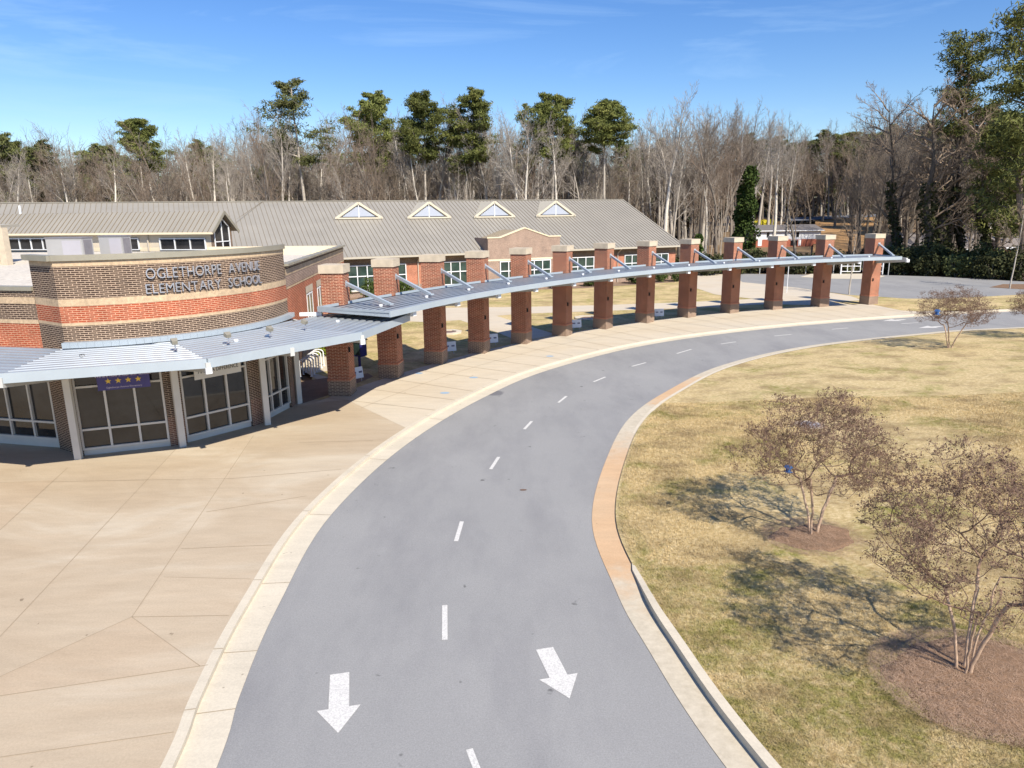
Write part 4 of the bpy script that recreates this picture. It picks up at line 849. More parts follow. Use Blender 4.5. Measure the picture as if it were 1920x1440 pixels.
def prof(x):
    for (a, ya), (b, yb) in zip(PROF, PROF[1:]):
        if a <= x <= b: return ya+(yb-ya)*(x-a)/(b-a)
    return 240
GB = 'bare winter trees in the woods behind the school'; GR = 'bare winter trees on the far side of the parking lot'
nb = 0
for i in range(175):
    xp = -50+1400*(i+rnd.random()*.9)/175; Y = rnd.uniform(108, 158); X = pxX(xp, Y)
    if X > 8 and Y < 118: Y += 12; X = pxX(xp, Y)
    yt = prof(xp)-14+abs(rnd.gauss(0, 1))*62*(1 if i % 3 else .25); top = atY(xp, yt, Y)[2]; z0 = hill(X, Y); sc = (top-z0)/24
    place((BP[rnd.randrange(9)] if i % 5 else BD[rnd.randrange(4)]), (X, Y, z0), rnd.random()*6.3, (sc*rnd.uniform(.75, 1.05),)*2+(sc,), used, label='bare grey winter tree in the woods rising behind the school roofs', category='tree', group=GB)
for i in range(76):
    xp = 1300+650*(i+rnd.random()*.9)/76; Y = rnd.uniform(112, 230) if xp < 1620 else rnd.uniform(98, 190); X = pxX(xp, Y)
    if 1405 < xp < 1630 and Y < 170: Y = rnd.uniform(180, 260); X = pxX(xp, Y)
    yt = prof(xp)-10+abs(rnd.gauss(0, 1))*42*(1 if i % 3 else .3); top = atY(xp, yt, Y)[2]; z0 = hill(X, Y); sc = (top-z0)/24
    place((BD[rnd.randrange(4)] if (xp > 1600 and i % 4) or i % 3 == 0 else BP[rnd.randrange(9)]), (X, Y, z0), rnd.random()*6.3, (sc*rnd.uniform(.8, 1.1),)*2+(sc,), used, label='bare grey winter tree on the wooded slope beyond the parking lot', category='tree', group=GR)
# landmark bare trees
def one(xp, yb, yt, Y, proto, wid, lab):
    X = pxX(xp, Y); z0 = hill(X, Y); top = atY(xp, yt, Y)[2]; sc = (top-z0)/24; place(BP[proto], (X, Y, z0), rnd.random()*6, (sc*wid, sc*wid, sc), used, label=lab, category='tree')
one(1248, 0, 152, 112, 1, .9, 'tallest pale bare tree, standing just right of the classroom roof end'); one(1262, 0, 215, 113, 3, .75, 'pale twin bare trunk close beside the tallest bare tree')
one(1345, 0, 215, 104, 2, .9, 'bare tree with forked pale trunk between the roof end and the ivy covered tree'); one(1455, 0, 205, 108, 4, .9, 'bare tree with a straight pale trunk in front of the white and brick house')
one(1476, 0, 230, 109, 6, .7, 'slim bare tree just right of the straight pale trunk by the brick house'); one(1500, 0, 250, 107, 2, .9, 'spreading bare tree in front of the right end of the white and brick house')
one(1612, 0, 232, 112, 8, 1.0, 'stout bare tree with thick pale trunk on the orange slope beyond the parking lot')
one(512, 0, 200, 106, 5, .8, 'pale crooked bare tree left of the thin tall pine'); one(290, 0, 255, 106, 2, 1.0, 'wide bare tree in front of the dark pine near the left')
# pines
PP = [pine_tree(30, 101, M_bark, M_pine, .46, .13, 36, .115, 520), pine_tree(30, 102, M_bark, M_pine, .40, .15, 38, .115, 560), pine_tree(30, 103, M_bark, M_pine, .30, .14, 32, .115, 560), pine_tree(30, 104, M_bark, M_pine2, .48, .15, 27, .11, 230), pine_tree(30, 105, M_bark, M_pine2, .75, .22, 56, .16, 420)]
pu = set()
def pine(xp, yt, Y, k, wid, lab, grp=None):
    X = pxX(xp, Y); z0 = hill(X, Y); top = atY(xp, yt, Y)[2]; sc = (top-z0)/30; kw = dict(label=lab, category='pine tree')
    if grp: kw['group'] = grp
    place(PP[k], (X, Y, z0), rnd.random()*6, (sc*wid, sc*wid, sc), pu, **kw)
pine(580, 143, 118, 3, 1.05, 'tall open crowned pine, leftmost of the tall pines behind the roof'); pine(697, 155, 118, 0, .95, 'tall dark pine above the first dormer'); pine(797, 168, 116, 1, .85, 'round topped bright green pine between two darker pines'); pine(876, 158, 118, 0, .95, 'tall pine above the third dormer with a broad crown')
pine(975, 185, 122, 3, .7, 'thin leaning pine left of the bushy pine above the fourth dormer'); pine(1030, 172, 120, 1, .8, 'bushy pine above the fourth dormer'); pine(1127, 182, 120, 2, 1.0, 'small round crowned pine above the right end of the classroom roof')
pine(283, 218, 122, 1, .85, 'dark bushy pine standing alone above the left roofs'); 
for k, (xp, yt, Y) in enumerate([(10, 240, 150), (45, 262, 158), (95, 268, 152), (-20, 250, 160), (190, 275, 165), (215, 270, 170), (390, 268, 165), (425, 275, 160), (540, 250, 150), (745, 240, 150), (1065, 248, 160), (1180, 255, 170), (1240, 265, 180), (640, 285, 170), (860, 290, 175)]): pine(xp, yt, Y, [4, 1, 4, 0][k % 4], 1.0, 'olive green pine deep in the woods behind the bare trees', 'pines deep in the woods')
for k, (xp, yt, Y) in enumerate([(1400, 255, 210), (1470, 250, 230), (1540, 248, 240), (1590, 245, 235), (1650, 240, 200), (1690, 235, 190), (1620, 262, 210), (1510, 262, 250), (1740, 230, 170), (1575, 258, 220), (1840, 200, 150), (1880, 215, 140)]): pine(xp, yt, Y, [4, 0, 4, 1][k % 4], 1.25, 'olive pine on the wooded hill beyond the parking lot', 'pines on the far hill')
for k in range(22):
    xp = 1600+300*(k+rnd.random()*.8)/22; Y = rnd.uniform(94, 122); X = pxX(xp, Y); top = atY(xp, prof(xp)+rnd.uniform(0, 110), Y)[2]; sc = (top+.2)/24; place(BD[k % 4], (X, Y, -.2), rnd.random()*6.3, (sc*rnd.uniform(.9, 1.25),)*2+(sc,), used, label='dark bare tree crowding behind the thicket right of the canopy', category='tree', group='dark bare trees behind the thicket')
# big leaning trunks and the pines at the right edge
def lean(xp0, yb, xp1, yt, Y, r0, seed, lab, crown):
    R = random.Random(seed); rs = np.random.default_rng(seed); a = np.array([*atY(xp0, 500, Y)[:2], -.1]); b = atY(xp1, yt, Y); Sg = []; n_ = 12; pts = [a+(b-a)*i/n_+np.array([math.sin(i*.9)*.25, math.cos(i*1.3)*.2, 0])*(0 < i < n_) for i in range(n_+1)]
    r = empty('pine_tree' if crown else 'bare_tree', tuple(a), label=lab, category='pine tree' if crown else 'tree')
    for i in range(n_): Sg.append((*(pts[i]-a), *(pts[i+1]-a), r0*(1-.93*i/n_), r0*(1-.93*(i+1)/n_), 0))
    T = np.array(Sg); meshobj('trunk', segs_mesh('trunk', T, 8), M_barkdark if not crown else M_bark2, r); Sg = []; tips = []; C = []
    h = b[2]
    if crown:
        for k in range(crown[0]):
            t = crown[1]+(1-crown[1])*(k+R.random())/crown[0]; i = min(int(t*n_), n_-1); p = pts[i]+(pts[i+1]-pts[i])*(t*n_-i)-a; an = R.random()*6.28; l = crown[2]*R.uniform(.5, 1.1)*(1.15-.6*t); dd = np.array([math.cos(an), math.sin(an), .25]); q = p
            for j in range(5):
                dd = dd+np.array([R.gauss(0, .2), R.gauss(0, .2), .06]); dd /= np.linalg.norm(dd); q2 = q+dd*l/5; Sg.append((*q, *q2, .09*(1-j/5)+.02, .09*(1-(j+1)/5)+.02, 1)); q = q2
                if j > 0:
                    for _ in range(3): c = q+rs.normal(0, .45, 3)*np.array([1, 1, .5]); C.append(c+rs.normal(0, 1, (26, 3))*np.array([.55, .55, .22]))
        meshobj('limbs', segs_mesh('limbs', Sg, 4), M_bark2, r); meshobj('crown', cards('crown', np.concatenate(C), .10, rs=rs, elong=4.5), M_pine3, r)
    else:
        P = dict(lv=3, seg=[5, 3, 2, 1], wob=[.18, .2, .2, .2], up=[.02, .04, .04, .0], tap=[.3, .35, .4, .5], n=[(6, 8), (5, 6), (4, 5)], ang=[(25, 55), (25, 50), (20, 45)], len=[.5, .5, .55], rad=[.5, .5, .55]); P['from'] = [.2, .2, .15]
        for k in range(16):
            t = .25+.75*(k+R.random()*.8)/16; i = min(int(t*n_), n_-1); p = pts[i]+(pts[i+1]-pts[i])*(t*n_-i)-a; an = R.random()*6.28; nd = np.array([math.cos(an)*.8, math.sin(an)*.8, .6]); grow(Sg, tips, p, nd/np.linalg.norm(nd), h*.30*(1.2-.6*t), r0*.3, 0, P, R)
        Sg = [(*s[:6], max(s[6], .012), max(s[7], .010), s[8]) for s in Sg]; meshobj('branches', segs_mesh('branches', Sg, 3), M_twigbrown, r)
        C = [];  # ivy sleeve
        for i in range(700): t = R.random()**1.2*.55; x = t*n_; j = int(x); p = pts[j]+(pts[j+1]-pts[j])*(x-j)-a; an = R.random()*6.28; rr = r0*R.uniform(.8, 1.7); C.append(p+np.array([math.cos(an)*rr, math.sin(an)*rr, 0]))
        meshobj('ivy', cards('ivy', np.array(C), .3, rs=rs), M_dark, r)
M_pine3 = foliage('pine_needles_olive', (.06, .068, .022), (.12, .13, .038), (.20, .20, .06))
M_bark2 = varied('pine_bark', (.21, .16, .125), .3, 1, .9, fine=6)
lean(1738, 0, 1752, 195, 90, .62, 1, 'thick dark ivy covered trunk rising behind the free end of the canopy', None); lean(1752, 0, 1806, 210, 91, .70, 2, 'thick dark trunk leaning right beside the ivy covered trunk', None)
lean(1768, 0, 1826, 76, 92, .48, 3, 'tall pine leaning right with tufted crown above the right side of the woods', (24, .60, 4.4)); lean(1915, 0, 1925, 40, 80, .5, 4, 'large pine filling the right edge of the picture', (50, .16, 5.0))
lean(1866, 0, 1880, 235, 88, .4, 5, 'broad pine left of the large pine at the right edge', (34, .25, 3.6)); lean(1800, 0, 1790, 215, 92, .4, 6, 'dark bare tree behind the grey roofed house', None); lean(1680, 0, 1668, 200, 98, .42, 7, 'dark bare tree left of the ivy covered trunk', None); lean(1850, 0, 1835, 230, 88, .35, 8, 'dark bare tree crossing in front of the right pines', None)
# ivy clad tree and roof-end brush
def ivytree(xp, yt, Y, lab, w=.9):
    X = pxX(xp, Y); z0 = hill(X, Y); hgt = atY(xp, yt, Y)[2]-z0; r = empty('ivy_covered_tree', (X, Y, z0), label=lab, category='tree'); rs = np.random.default_rng(int(xp)); meshobj('trunk', segs_mesh('trunk', [(0, 0, -.2, .2, 0, hgt*.5, .3, .22, 0), (.2, 0, hgt*.5, -.2, 0, hgt*.97, .22, .08, 0)], 7), M_bark, r)
    t = rs.random(5200)**.8; a = rs.random(5200)*6.28; rr = w*(1.25-.7*t)*(1+.35*np.sin(t*23)+.2*np.sin(a*3+t*9))*rs.uniform(.3, 1.1, 5200); meshobj('ivy', cards('ivy', np.stack([rr*np.cos(a), rr*np.sin(a), t*hgt], 1), .26, rs=rs), M_ivy, r)
ivytree(1402, 312, 104, 'tree wrapped in bright green ivy left of the white and brick house', 1.3); ivytree(1312, 440, 98, 'short ivy wrapped stump tree just right of the classroom roof', .6); ivytree(1388, 345, 106, 'second ivy wrapped trunk touching the taller ivy covered tree', .8)
# rear wood, reads as one mass
rs = np.random.default_rng(5); SG = []; CC = []; CB_ = []
for i in range(620):
    xp = -120+2200*i/620+rs.uniform(-8, 8); Y = rs.uniform(165, 205) if xp < 1300 else rs.uniform(235, 330); X = pxX(xp, Y); z0 = hill(X, Y); yt = rs.uniform(262, 330); hh = max(4, atY(xp, yt, Y)[2]-z0)
    lx = rs.normal(0, .6, 2); SG.append((X, Y, z0, X+lx[0], Y+lx[1], z0+hh, .16, .04, 0))
    for k in range(26):
        t = rs.uniform(.2, .95); b = np.array([X+lx[0]*t, Y+lx[1]*t, z0+hh*t]); dd = rs.normal(0, 1, 3); dd[2] = abs(dd[2])+.7; dd = dd/np.linalg.norm(dd)*hh*rs.uniform(.12, .3); SG.append((*b, *(b+dd), .05, .02, 0))
        for j in range(3): d2 = rs.normal(0, 1, 3); d2[2] = abs(d2[2])+.4; d2 = d2/np.linalg.norm(d2)*hh*.1; e = b+dd*rs.uniform(.4, 1); SG.append((*e, *(e+d2), .03, .012, 0))
    if i % 1 == 0:
        n_ = 60; z = rs.uniform(0, 1, n_)**1.2*hh*.75; (CB_ if i % 3 else CC).append(np.stack([X+rs.normal(0, 2.6, n_), Y+rs.normal(0, 2, n_), z0+z], 1))
meshobj('woodland', segs_mesh('woodland', SG, 3), M_barkmid, kind='stuff', label='dense brown and grey wood behind the nearer trees', category='woodland')
meshobj('undergrowth', cards('undergrowth', np.concatenate(CB_), 1.3, rs=rs), M_brownf, kind='stuff', label='brown brush filling the floor of the far wood', category='undergrowth'); meshobj('undergrowth', cards('undergrowth', np.concatenate(CC), 1.3, rs=rs), M_dark, kind='stuff', label='dark evergreen growth in the far wood', category='undergrowth')
SG = []
for i in range(300):    # stems just behind the roof
    xp = -60+1460*rs.random(); Y = rs.uniform(112, 165); X = pxX(xp, Y); z0 = hill(X, Y); hh = rs.uniform(6, 15); l = rs.normal(0, 1.0, 2); SG.append((X, Y, z0, X+l[0], Y+l[1], z0+hh, .07, .03, 0))
    for k in range(7):
        t = rs.uniform(.3, 1); b = np.array([X+l[0]*t, Y+l[1]*t, z0+hh*t]); dd = rs.normal(0, 1, 3); dd[2] = abs(dd[2])+.8; dd = dd/np.linalg.norm(dd)*hh*rs.uniform(.1, .22); SG.append((*b, *(b+dd), .03, .01, 0))
meshobj('saplings', segs_mesh('saplings', SG, 3), M_twig, kind='stuff', label='tangle of thin grey saplings between the trees behind the school', category='saplings')
# shrubs
def shrub(name, loc, rx, rz_, n_, size, m, seed, lab, cat='shrub', grp=None, stems=True):
    rs = np.random.default_rng(seed); r = empty(name, loc, label=lab, category=cat)
    if grp: r['group'] = grp
    v = rs.normal(size=(n_, 3)); v /= np.linalg.norm(v, axis=1, keepdims=True); lump = 1+.18*np.sin(v[:, 0:1]*5+seed)+.15*np.sin(v[:, 1:2]*7+seed*2); C = v*rs.uniform(.55, 1.0, (n_, 1))*lump*np.array([rx, rx, rz_]); C[:, 2] += rz_; C = C[C[:, 2] > .02]
    meshobj('leaves', cards('leaves', C, size, rs=rs), m, r); R = random.Random(seed)
    if stems: meshobj('stems', segs_mesh('stems', [(0, 0, -.1, R.uniform(-.5, .5)*rx, R.uniform(-.5, .5)*rx, rz_*1.4, .03, .01, 0) for _ in range(7)], 4), M_bark, r)
    return r
for k, (x, y, rx, rz_) in enumerate([(13.9, 80.6, .95, .8), (17.2, 82.3, .9, .75), (19.2, 82.6, 1.05, .8), (8.6, 78.4, .75, .6), (10.6, 79.3, .6, .45), (5.1, 76.3, .7, .55), (-15.8, 67.4, .9, .9), (-13.5, 68.3, .9, 1.0), (-10.3, 69.8, .8, .8)]):
    shrub('round_shrub', (x, y, 0), rx, rz_, 1500, .11, M_shrub, 20+k, ['round clipped shrub below the right classroom windows, leftmost of three', 'round clipped shrub below the right classroom windows, middle of three', 'round clipped shrub below the right classroom windows, nearest the wall corner', 'small shrub by the classroom downspout', 'smallest low shrub against the classroom plinth', 'shrub right of the brick pavilion', 'shrub behind the first brace of the canopy, below the left classroom windows', 'bushy shrub below the left classroom windows behind the second column', 'shrub left of the classroom downspout behind the canopy'][k], grp='clipped shrubs along the classroom wall')
q = g(610, 678); shrub('bright_bush', (q[0]-.2, q[1]+2, 0), .9, .62, 1600, .10, M_bright, 60, 'bright yellow green bush seen behind the first brick column', 'bush')
q = g(1436, 405, 3.5); X = pxX(1436, 190); shrub('flowering_bush', (X, 190, hill(X, 190)+1.0), 2.6, .9, 2200, .4, M_yellow, 61, 'yellow flowering bush far off above the white and brick house', 'bush')
kk = 0
for i in range(50):
    xp = 1275+700*i/50; Y = rnd.uniform(90, 97) if xp < 1650 else g(xp, 513+(xp-1640)*.05)[1]+rnd.uniform(1.5, 6); X = pxX(xp, Y); low = xp < 1650
    shrub('thicket_bush', (X, Y, -.15), rnd.uniform(1.6, 2.4), rnd.uniform(.9, 1.5) if low else rnd.uniform(1.3, 2.0), 1300, .2, [M_dark, M_brownf, M_dark, M_pine2][i % 4] if low else [M_dark, M_dark, M_pine2][i % 3], 200+i, 'wild bush in the dark thicket along the far edge of the parking lot', 'bush', 'wild bushes edging the parking lot')
# ------------------------------------------------------------------ crape myrtles on the island
def myrtle(x, y, h, w, seed, nst, lab, twl=1.0, dens=1.0, N=640, off=(0, 0)):
    rs = np.random.default_rng(seed); nodes = []; par = []; stem = []; cost = []
    def add(p, q, st):
        nodes.append(np.array(p, float)); par.append(q); stem.append(st); cost.append(0 if q < 0 else cost[q]+np.linalg.norm(nodes[-1]-nodes[q])); return len(nodes)-1
    for k in range(nst):
        a = 2*PI*k/nst+rs.uniform(-.5, .5); sp = rs.uniform(.22, .48)*w/4; i = add((math.cos(a)*.10, math.sin(a)*.10, -.08), -1, 1); hh = h*rs.uniform(.36, .46)
        for j in range(1, 8): t = j/7; i = add((math.cos(a)*(.10+sp*t**1.4)+rs.normal(0, .012)+off[0]*t*.5, math.sin(a)*(.10+sp*t**1.4)+rs.normal(0, .012)+off[1]*t*.5, hh*t), i, 1)
    base = len(nodes); T = []
    while len(T) < N:
        u_ = rs.normal(size=3); u_ /= np.linalg.norm(u_); u_[2] = abs(u_[2])*1.15-.10; r_ = rs.uniform(.35, 1)**.6; bump_ = 1+.13*math.sin(3*math.atan2(u_[1], u_[0])+seed)+.10*math.sin(5*math.atan2(u_[1], u_[0])+2*seed)
        p = np.array([u_[0]*w/2*r_*bump_+off[0], u_[1]*w/2*r_*bump_+off[1], h*.47+u_[2]*h*.49*r_*(1+.08*math.sin(7*u_[0]+seed))]); k_ = min(1, .62+.9*max(0, p[2]/h-.36)/.25*.42); p[:2] *= k_
        if p[2] > h*.40: T.append(p)
    T.sort(key=lambda p: np.linalg.norm(p-np.array([0, 0, h*.35])))
    for p in T:
        P = np.array(nodes); ok = np.array([i for i in range(len(nodes)) if not (stem[i] and P[i, 2] < h*.24)]); d = np.linalg.norm(P[ok]-p, axis=1); c = d*1.0+np.array(cost)[ok]*.28+np.maximum(0, P[ok, 2]-p[2]+.05)*1.4; i = int(ok[np.argmin(c)]); q = nodes[i]; L_ = np.linalg.norm(p-q)
        n_ = max(1, int(L_/.16)); last = i; up_ = np.array([0, 0, -.06*L_])
        for j in range(1, n_+1): t = j/n_; last = add(q+(p-q)*t+up_*math.sin(t*PI)+rs.normal(0, .018, 3)*(t < 1), last, 0)
    cnt = np.zeros(len(nodes)); hasc = set(par)
    tips = [i for i in range(base, len(nodes)) if i not in hasc]
    for i in tips: cnt[i] = 1
    for i in range(len(nodes)-1, -1, -1):
        if cnt[i] == 0: cnt[i] = 1
        if par[i] >= 0: cnt[par[i]] += cnt[i]
    rad = np.minimum(.0040*cnt**.48, .052); Sg = []
    for i in range(len(nodes)):
        q = par[i]
        if q >= 0: Sg.append((*nodes[q], *nodes[i], max(rad[i], min(rad[q], rad[i]*1.15)), rad[i], 0 if stem[i] else 1))
    H_ = []
    for i in tips+[i for i in range(base, len(nodes)) if rs.random() < .5]:
        for _ in range(4 if i in hasc else 6):
            d = rs.normal(0, 1, 3); d[2] = abs(d[2])*.8+.1; d = d/np.linalg.norm(d)*rs.uniform(.10, .26); m_ = nodes[i]+d*.6+rs.normal(0, .02, 3); e = nodes[i]+d; Sg.append((*nodes[i], *m_, .0030, .0025, 1)); Sg.append((*m_, *e, .0025, .0018, 1))
            for _ in range(2): e2 = m_+rs.normal(0, .055, 3)+d*.3; Sg.append((*m_, *e2, .0022, .0016, 1)); H_.append(e2)
            H_.append(e)
    A = np.array(Sg); r = empty('crape_myrtle', (x, y, lawnz(x, y)), label=lab, category='tree')
    meshobj('trunk', segs_mesh('trunk', A[A[:, 8] == 0], 8), M_myrtle, r); meshobj('branches', segs_mesh('branches', A[A[:, 8] > 0], 3), M_twigm, r)
    tp = np.array(H_); tp = tp[(rs.random(len(tp)) < dens*.46) & (tp[:, 2] > h*.4)]; C = np.concatenate([t+rs.normal(0, .016, (5, 3)) for t in tp]); meshobj('seed_heads', cards('seed_heads', C, .019, rs=rs), M_seed, r); return r
M_twigm = varied('myrtle_twigs', (.25, .165, .12), .25, 2, .9)
myrtle(*TA, 3.65, 4.3, 5, 3, 'crape myrtle in the middle of the island lawn, blue feeder on its left'); myrtle(*TB, 4.0, 4.4, 21, 5, 'nearest and largest crape myrtle at the lower right corner'); myrtle(*TC, 3.6, 4.5, 12, 3, 'farthest crape myrtle on the island, beside the road bend')
q = g(1955, 640)[:2]; q = np.array([pxX(1958, 43), 43.0]); myrtle(q[0]+.8, q[1], 3.3, 4.0, 16, 4, 'crape myrtle partly cut off by the right edge of the picture')
def young(x, y, h, seed, lab, name='young_tree'):
    R = random.Random(seed); P = dict(lv=3, seg=[7, 3, 2, 2], wob=[.03, .1, .15, .2], up=[.01, .06, .05, .04], tap=[.4, .4, .4, .5], n=[(12, 15), (6, 7), (5, 6)], ang=[(30, 50), (25, 45), (20, 45)], len=[.42, .5, .5], rad=[.4, .5, .5]); P['from'] = [.42, .2, .2]
    Sg, t = [], []; grow(Sg, t, np.array([0, 0, -.1]), np.array([0, 0, 1.]), h*.85, .075, 0, P, R); Sg = [(*s[:6], max(s[6], .007), max(s[7], .006), s[8]) for s in Sg]; return part_tree(name, Sg, 0, M_bark, M_twigbrown, 7, 3, (x, y, 0), label=lab, category='tree')
q = g(1592, 552); young(q[0], q[1], 6.6, 41, 'young bare tree in the strip between the canopy and the parking lot'); q = g(1893, 541); young(q[0], q[1], 8.5, 43, 'young bare tree at the end of the parking lot near the right edge')
q = g(1475, 549)
MB().tube([(q[0], q[1], 0), (q[0], q[1], 2.6)], .035, 8).build('sign_pole', M_white, label='thin white pole on the concrete apron behind the tenth column', category='pole')
# blue feeders hanging in two myrtles
def feeder(x, y, z, s, lab):
    r = empty('hanging_feeder', (x, y, z), .4, label=lab, category='bird feeder', group='blue feeders hung in the crape myrtles'); r.scale = (s, s, s)
    mb = MB(); mb.prism([(-.05, -.05), (.05, -.05), (.05, .05), (-.05, .05)], 0, .12); mb.build('box', M_blue, r)
    mb = MB(); mb.hexa([(-.09, -.08, .11), (.09, -.08, .11), (.09, .08, .11), (-.09, .08, .11)], [(-.01, -.08, .19), (.01, -.08, .19), (.01, .08, .19), (-.01, .08, .19)]); mb.build('roof', M_blue, r); MB().box((-.09, -.09, -.015), (.09, .09, 0)).build('tray', M_blue, r); MB().tube([(0, 0, .19), (0, 0, .34)], .006, 6).build('cord', M_black, r)
M_blue = mat('feeder_blue', (.05, .13, .32), .5)
q = onplane(1478, 884, (TA[0]-.2, TA[1]-.8, 0), (0, 1, 0)); feeder(*q, .85, 'small blue feeder hanging in the middle crape myrtle'); q = onplane(1757, 589, (TC[0]-.2, TC[1]-1.0, 0), (0, 1, 0)); feeder(*q, 1.4, 'small blue feeder hanging in the farthest crape myrtle')

# ------------------------------------------------------------------ small things
M_sign = mat('sign_white', (.72, .73, .78), .6); M_nav = varied('navy_paint', (.022, .022, .16), .1, 4, .5)
ps = [(672, 716, 'low white sign leaning beside the first brick column'), (845, 664, 'low white sign between the third and fourth columns'), (924, 648, 'low white sign between the fourth and fifth columns'), (1081, 619, 'low white sign right of the sixth column'), (1236, 597, 'low white sign right of the eighth column')]
for x, y, lab in ps:
    p = g(x, y); r = empty('lawn_sign', tuple(p), math.atan2(-p[0], p[1])+(.35 if x > 700 else .6), label=lab, category='sign', group='low white signs between the columns')
    mb = MB(); w = .36 if x > 700 else .32; mb.hexa([(-w, -.015, .18), (w, -.015, .18), (w, .015, .18), (-w, .015, .18)], [(-w, .065, .72), (w, .065, .72), (w, .095, .72), (-w, .095, .72)]); mb.build('panel', M_sign, r)
    for s in (-.2, .2): MB().tube([(s, 0, 0), (s, 0, .2)], .012, 6).build('leg', M_alum, r)
    T_ = Matrix.Translation((0, .02, .42)) @ Matrix.Rotation(math.radians(82), 4, 'X'); flat_text('BUS', .15, M_ink2, r, T_ @ Matrix.Translation((-.17, 0, .005)), name='lettering') if False else None
    for s in (-.18, .17):
        mb = MB()
        for k in range(3): mb.box((s-.09+k*.065, .008, .43), (s-.045+k*.065, .03, .52))
        for k in range(1): mb.box((s-.09, .006, .465), (s+.085, .028, .485))
        o = mb.build('lettering', mat('faded_ink', (.12, .12, .2), .7), r); o.location = (0, 0, 0)
# little library
p = g(675, 692); r = empty('book_exchange_box', tuple(p), -.5, label='navy blue book box with pitched dark roof on a post beside the first column', category='book box')
MB().box((-.05, -.05, 0), (.05, .05, .75)).build('post', M_nav, r)
MB().box((-.33, -.25, .72), (.33, .25, .78)).box((-.33, -.25, .78), (-.29, .25, 1.55)).box((.29, -.25, .78), (.33, .25, 1.55)).box((-.29, .2, .78), (.29, .25, 1.55)).box((-.29, -.22, 1.14), (.29, .2, 1.17)).build('case', M_nav, r)
mb = MB(); mb.hexa([(-.40, -.32, 1.55), (.40, -.32, 1.55), (.40, .32, 1.55), (-.40, .32, 1.55)], [(-.02, -.32, 1.84), (.02, -.32, 1.84), (.02, .32, 1.84), (-.02, .32, 1.84)]); mb.build('roof', M_barkdark, r)
MB().box((-.29, -.24, .78), (.29, -.235, 1.55)).build('glass_door', M_glassgreen, r)
for k in range(9): MB().box((-.26+k*.058, -.2, 1.17 if k % 2 else .78), (-.21+k*.058, 0, 1.42 if k % 2 else 1.02)).build('book', mat('book_cover', [(.5, .42, .3), (.35, .3, .3), (.6, .55, .5)][k % 3], .7), r)
# bicycle rack of white hoops
for k in range(6):
    f = k/5; p = g(574+24*f, 706-20*f); r = empty('bicycle_hoop', tuple(p), label=['nearest white hoop of the bicycle rack beside the entrance post', 'second white hoop of the bicycle rack', 'third white hoop of the bicycle rack', 'fourth white hoop of the bicycle rack', 'fifth white hoop of the bicycle rack', 'farthest white hoop of the bicycle rack beside the brick wall'][k], category='bicycle rack', group='white bicycle rack hoops')
    P = [(-.28, 0, 0), (-.28, 0, .75)]+[(-.28*math.cos(t), 0, .75+.16*math.sin(t)) for t in [PI*j/8 for j in range(1, 8)]]+[(.28, 0, .75), (.28, 0, 0)]
    MB().tube(P, .035, 8).build('hoop', M_white, r, smooth=True)
    for s in (-.28, .28): MB().tube([(s, 0, 0), (s, 0, .02)], .07, 10).build('foot', M_white, r)
# yard drains with pale collars
for x, y, s, lab in ((840, 624, 1.0, 'octagonal concrete drain collar in the lawn left of the fourth column'), (1103, 597, 1.1, 'octagonal concrete drain collar in the lawn between the sixth and seventh columns')):
    p = g(x, y); r = empty('yard_drain', tuple(p), label=lab, category='drain', group='concrete collared yard drains'); P = [(s*math.cos(PI/8+k*PI/4), s*math.sin(PI/8+k*PI/4)) for k in range(8)]; Q = [(a*.62, b*.62) for a, b in P]; mb = MB()
    for k in range(8): a, b, c, d = P[k], P[(k+1) % 8], Q[(k+1) % 8], Q[k]; mb.hexa([(*a, 0), (*b, 0), (*c, 0), (*d, 0)], [(*a, .10), (*b, .10), (*c, .10), (*d, .10)])
    mb.build('collar', M_kerb, r); mb = MB().prism(Q, 0, .03); mb.build('grate', mat('grate_iron', (.16, .10, .09), .8), r)
p = g(1518, 800); z = lawnz(p[0], p[1]); r = empty('utility_cover', (p[0], p[1], z), label='round grey utility cover in the island lawn behind the middle crape myrtle', category='manhole cover'); MB().tube([(0, 0, 0), (0, 0, .04)], .55, 20).build('collar', M_stone, r); MB().tube([(0, 0, .04), (0, 0, .05)], .40, 20).build('lid', mat('lid_grey', (.28, .26, .27), .7), r)
p = g(981, 919, -.1); MB().prism([(p[0]+.07*math.cos(t)*1.5, p[1]+.05*math.sin(t)) for t in [2*PI*k/9 for k in range(9)]], -.094, -.085).build('leaf_scrap', M_seed, label='small dark leaf scrap lying on the asphalt', category='leaf')
for x, y in ((785, 700), (834, 737), (888, 708), (1031, 668)):
    p = g(x, y); MB().prism([(p[0]+.16*math.cos(t)*1.4, p[1]+.16*math.sin(t)) for t in [2*PI*k/10 for k in range(10)]], .009, .012).build('paint_spot', mat('blue_paint', (.30, .42, .55), .7), walk)
# fence along the back of the parking lot
M_drain2 = mat('galvanised_post', (.42,.42,.40), .5)
FN = empty('rail_fence', (33, 91, 0), label='grey post fence with a white swing gate along the back of the parking lot', category='fence')
for x, y in [(1337,512),(1353,513),(1424,514),(1477,513),(1510,514),(1562,513),(1665,516)]:
    p = g(x, y); up(MB().tube([(p[0], p[1], 0), (p[0], p[1], 2.0)], .06, 8).build('post', M_white2 if False else M_drain2, FN)) if True else None

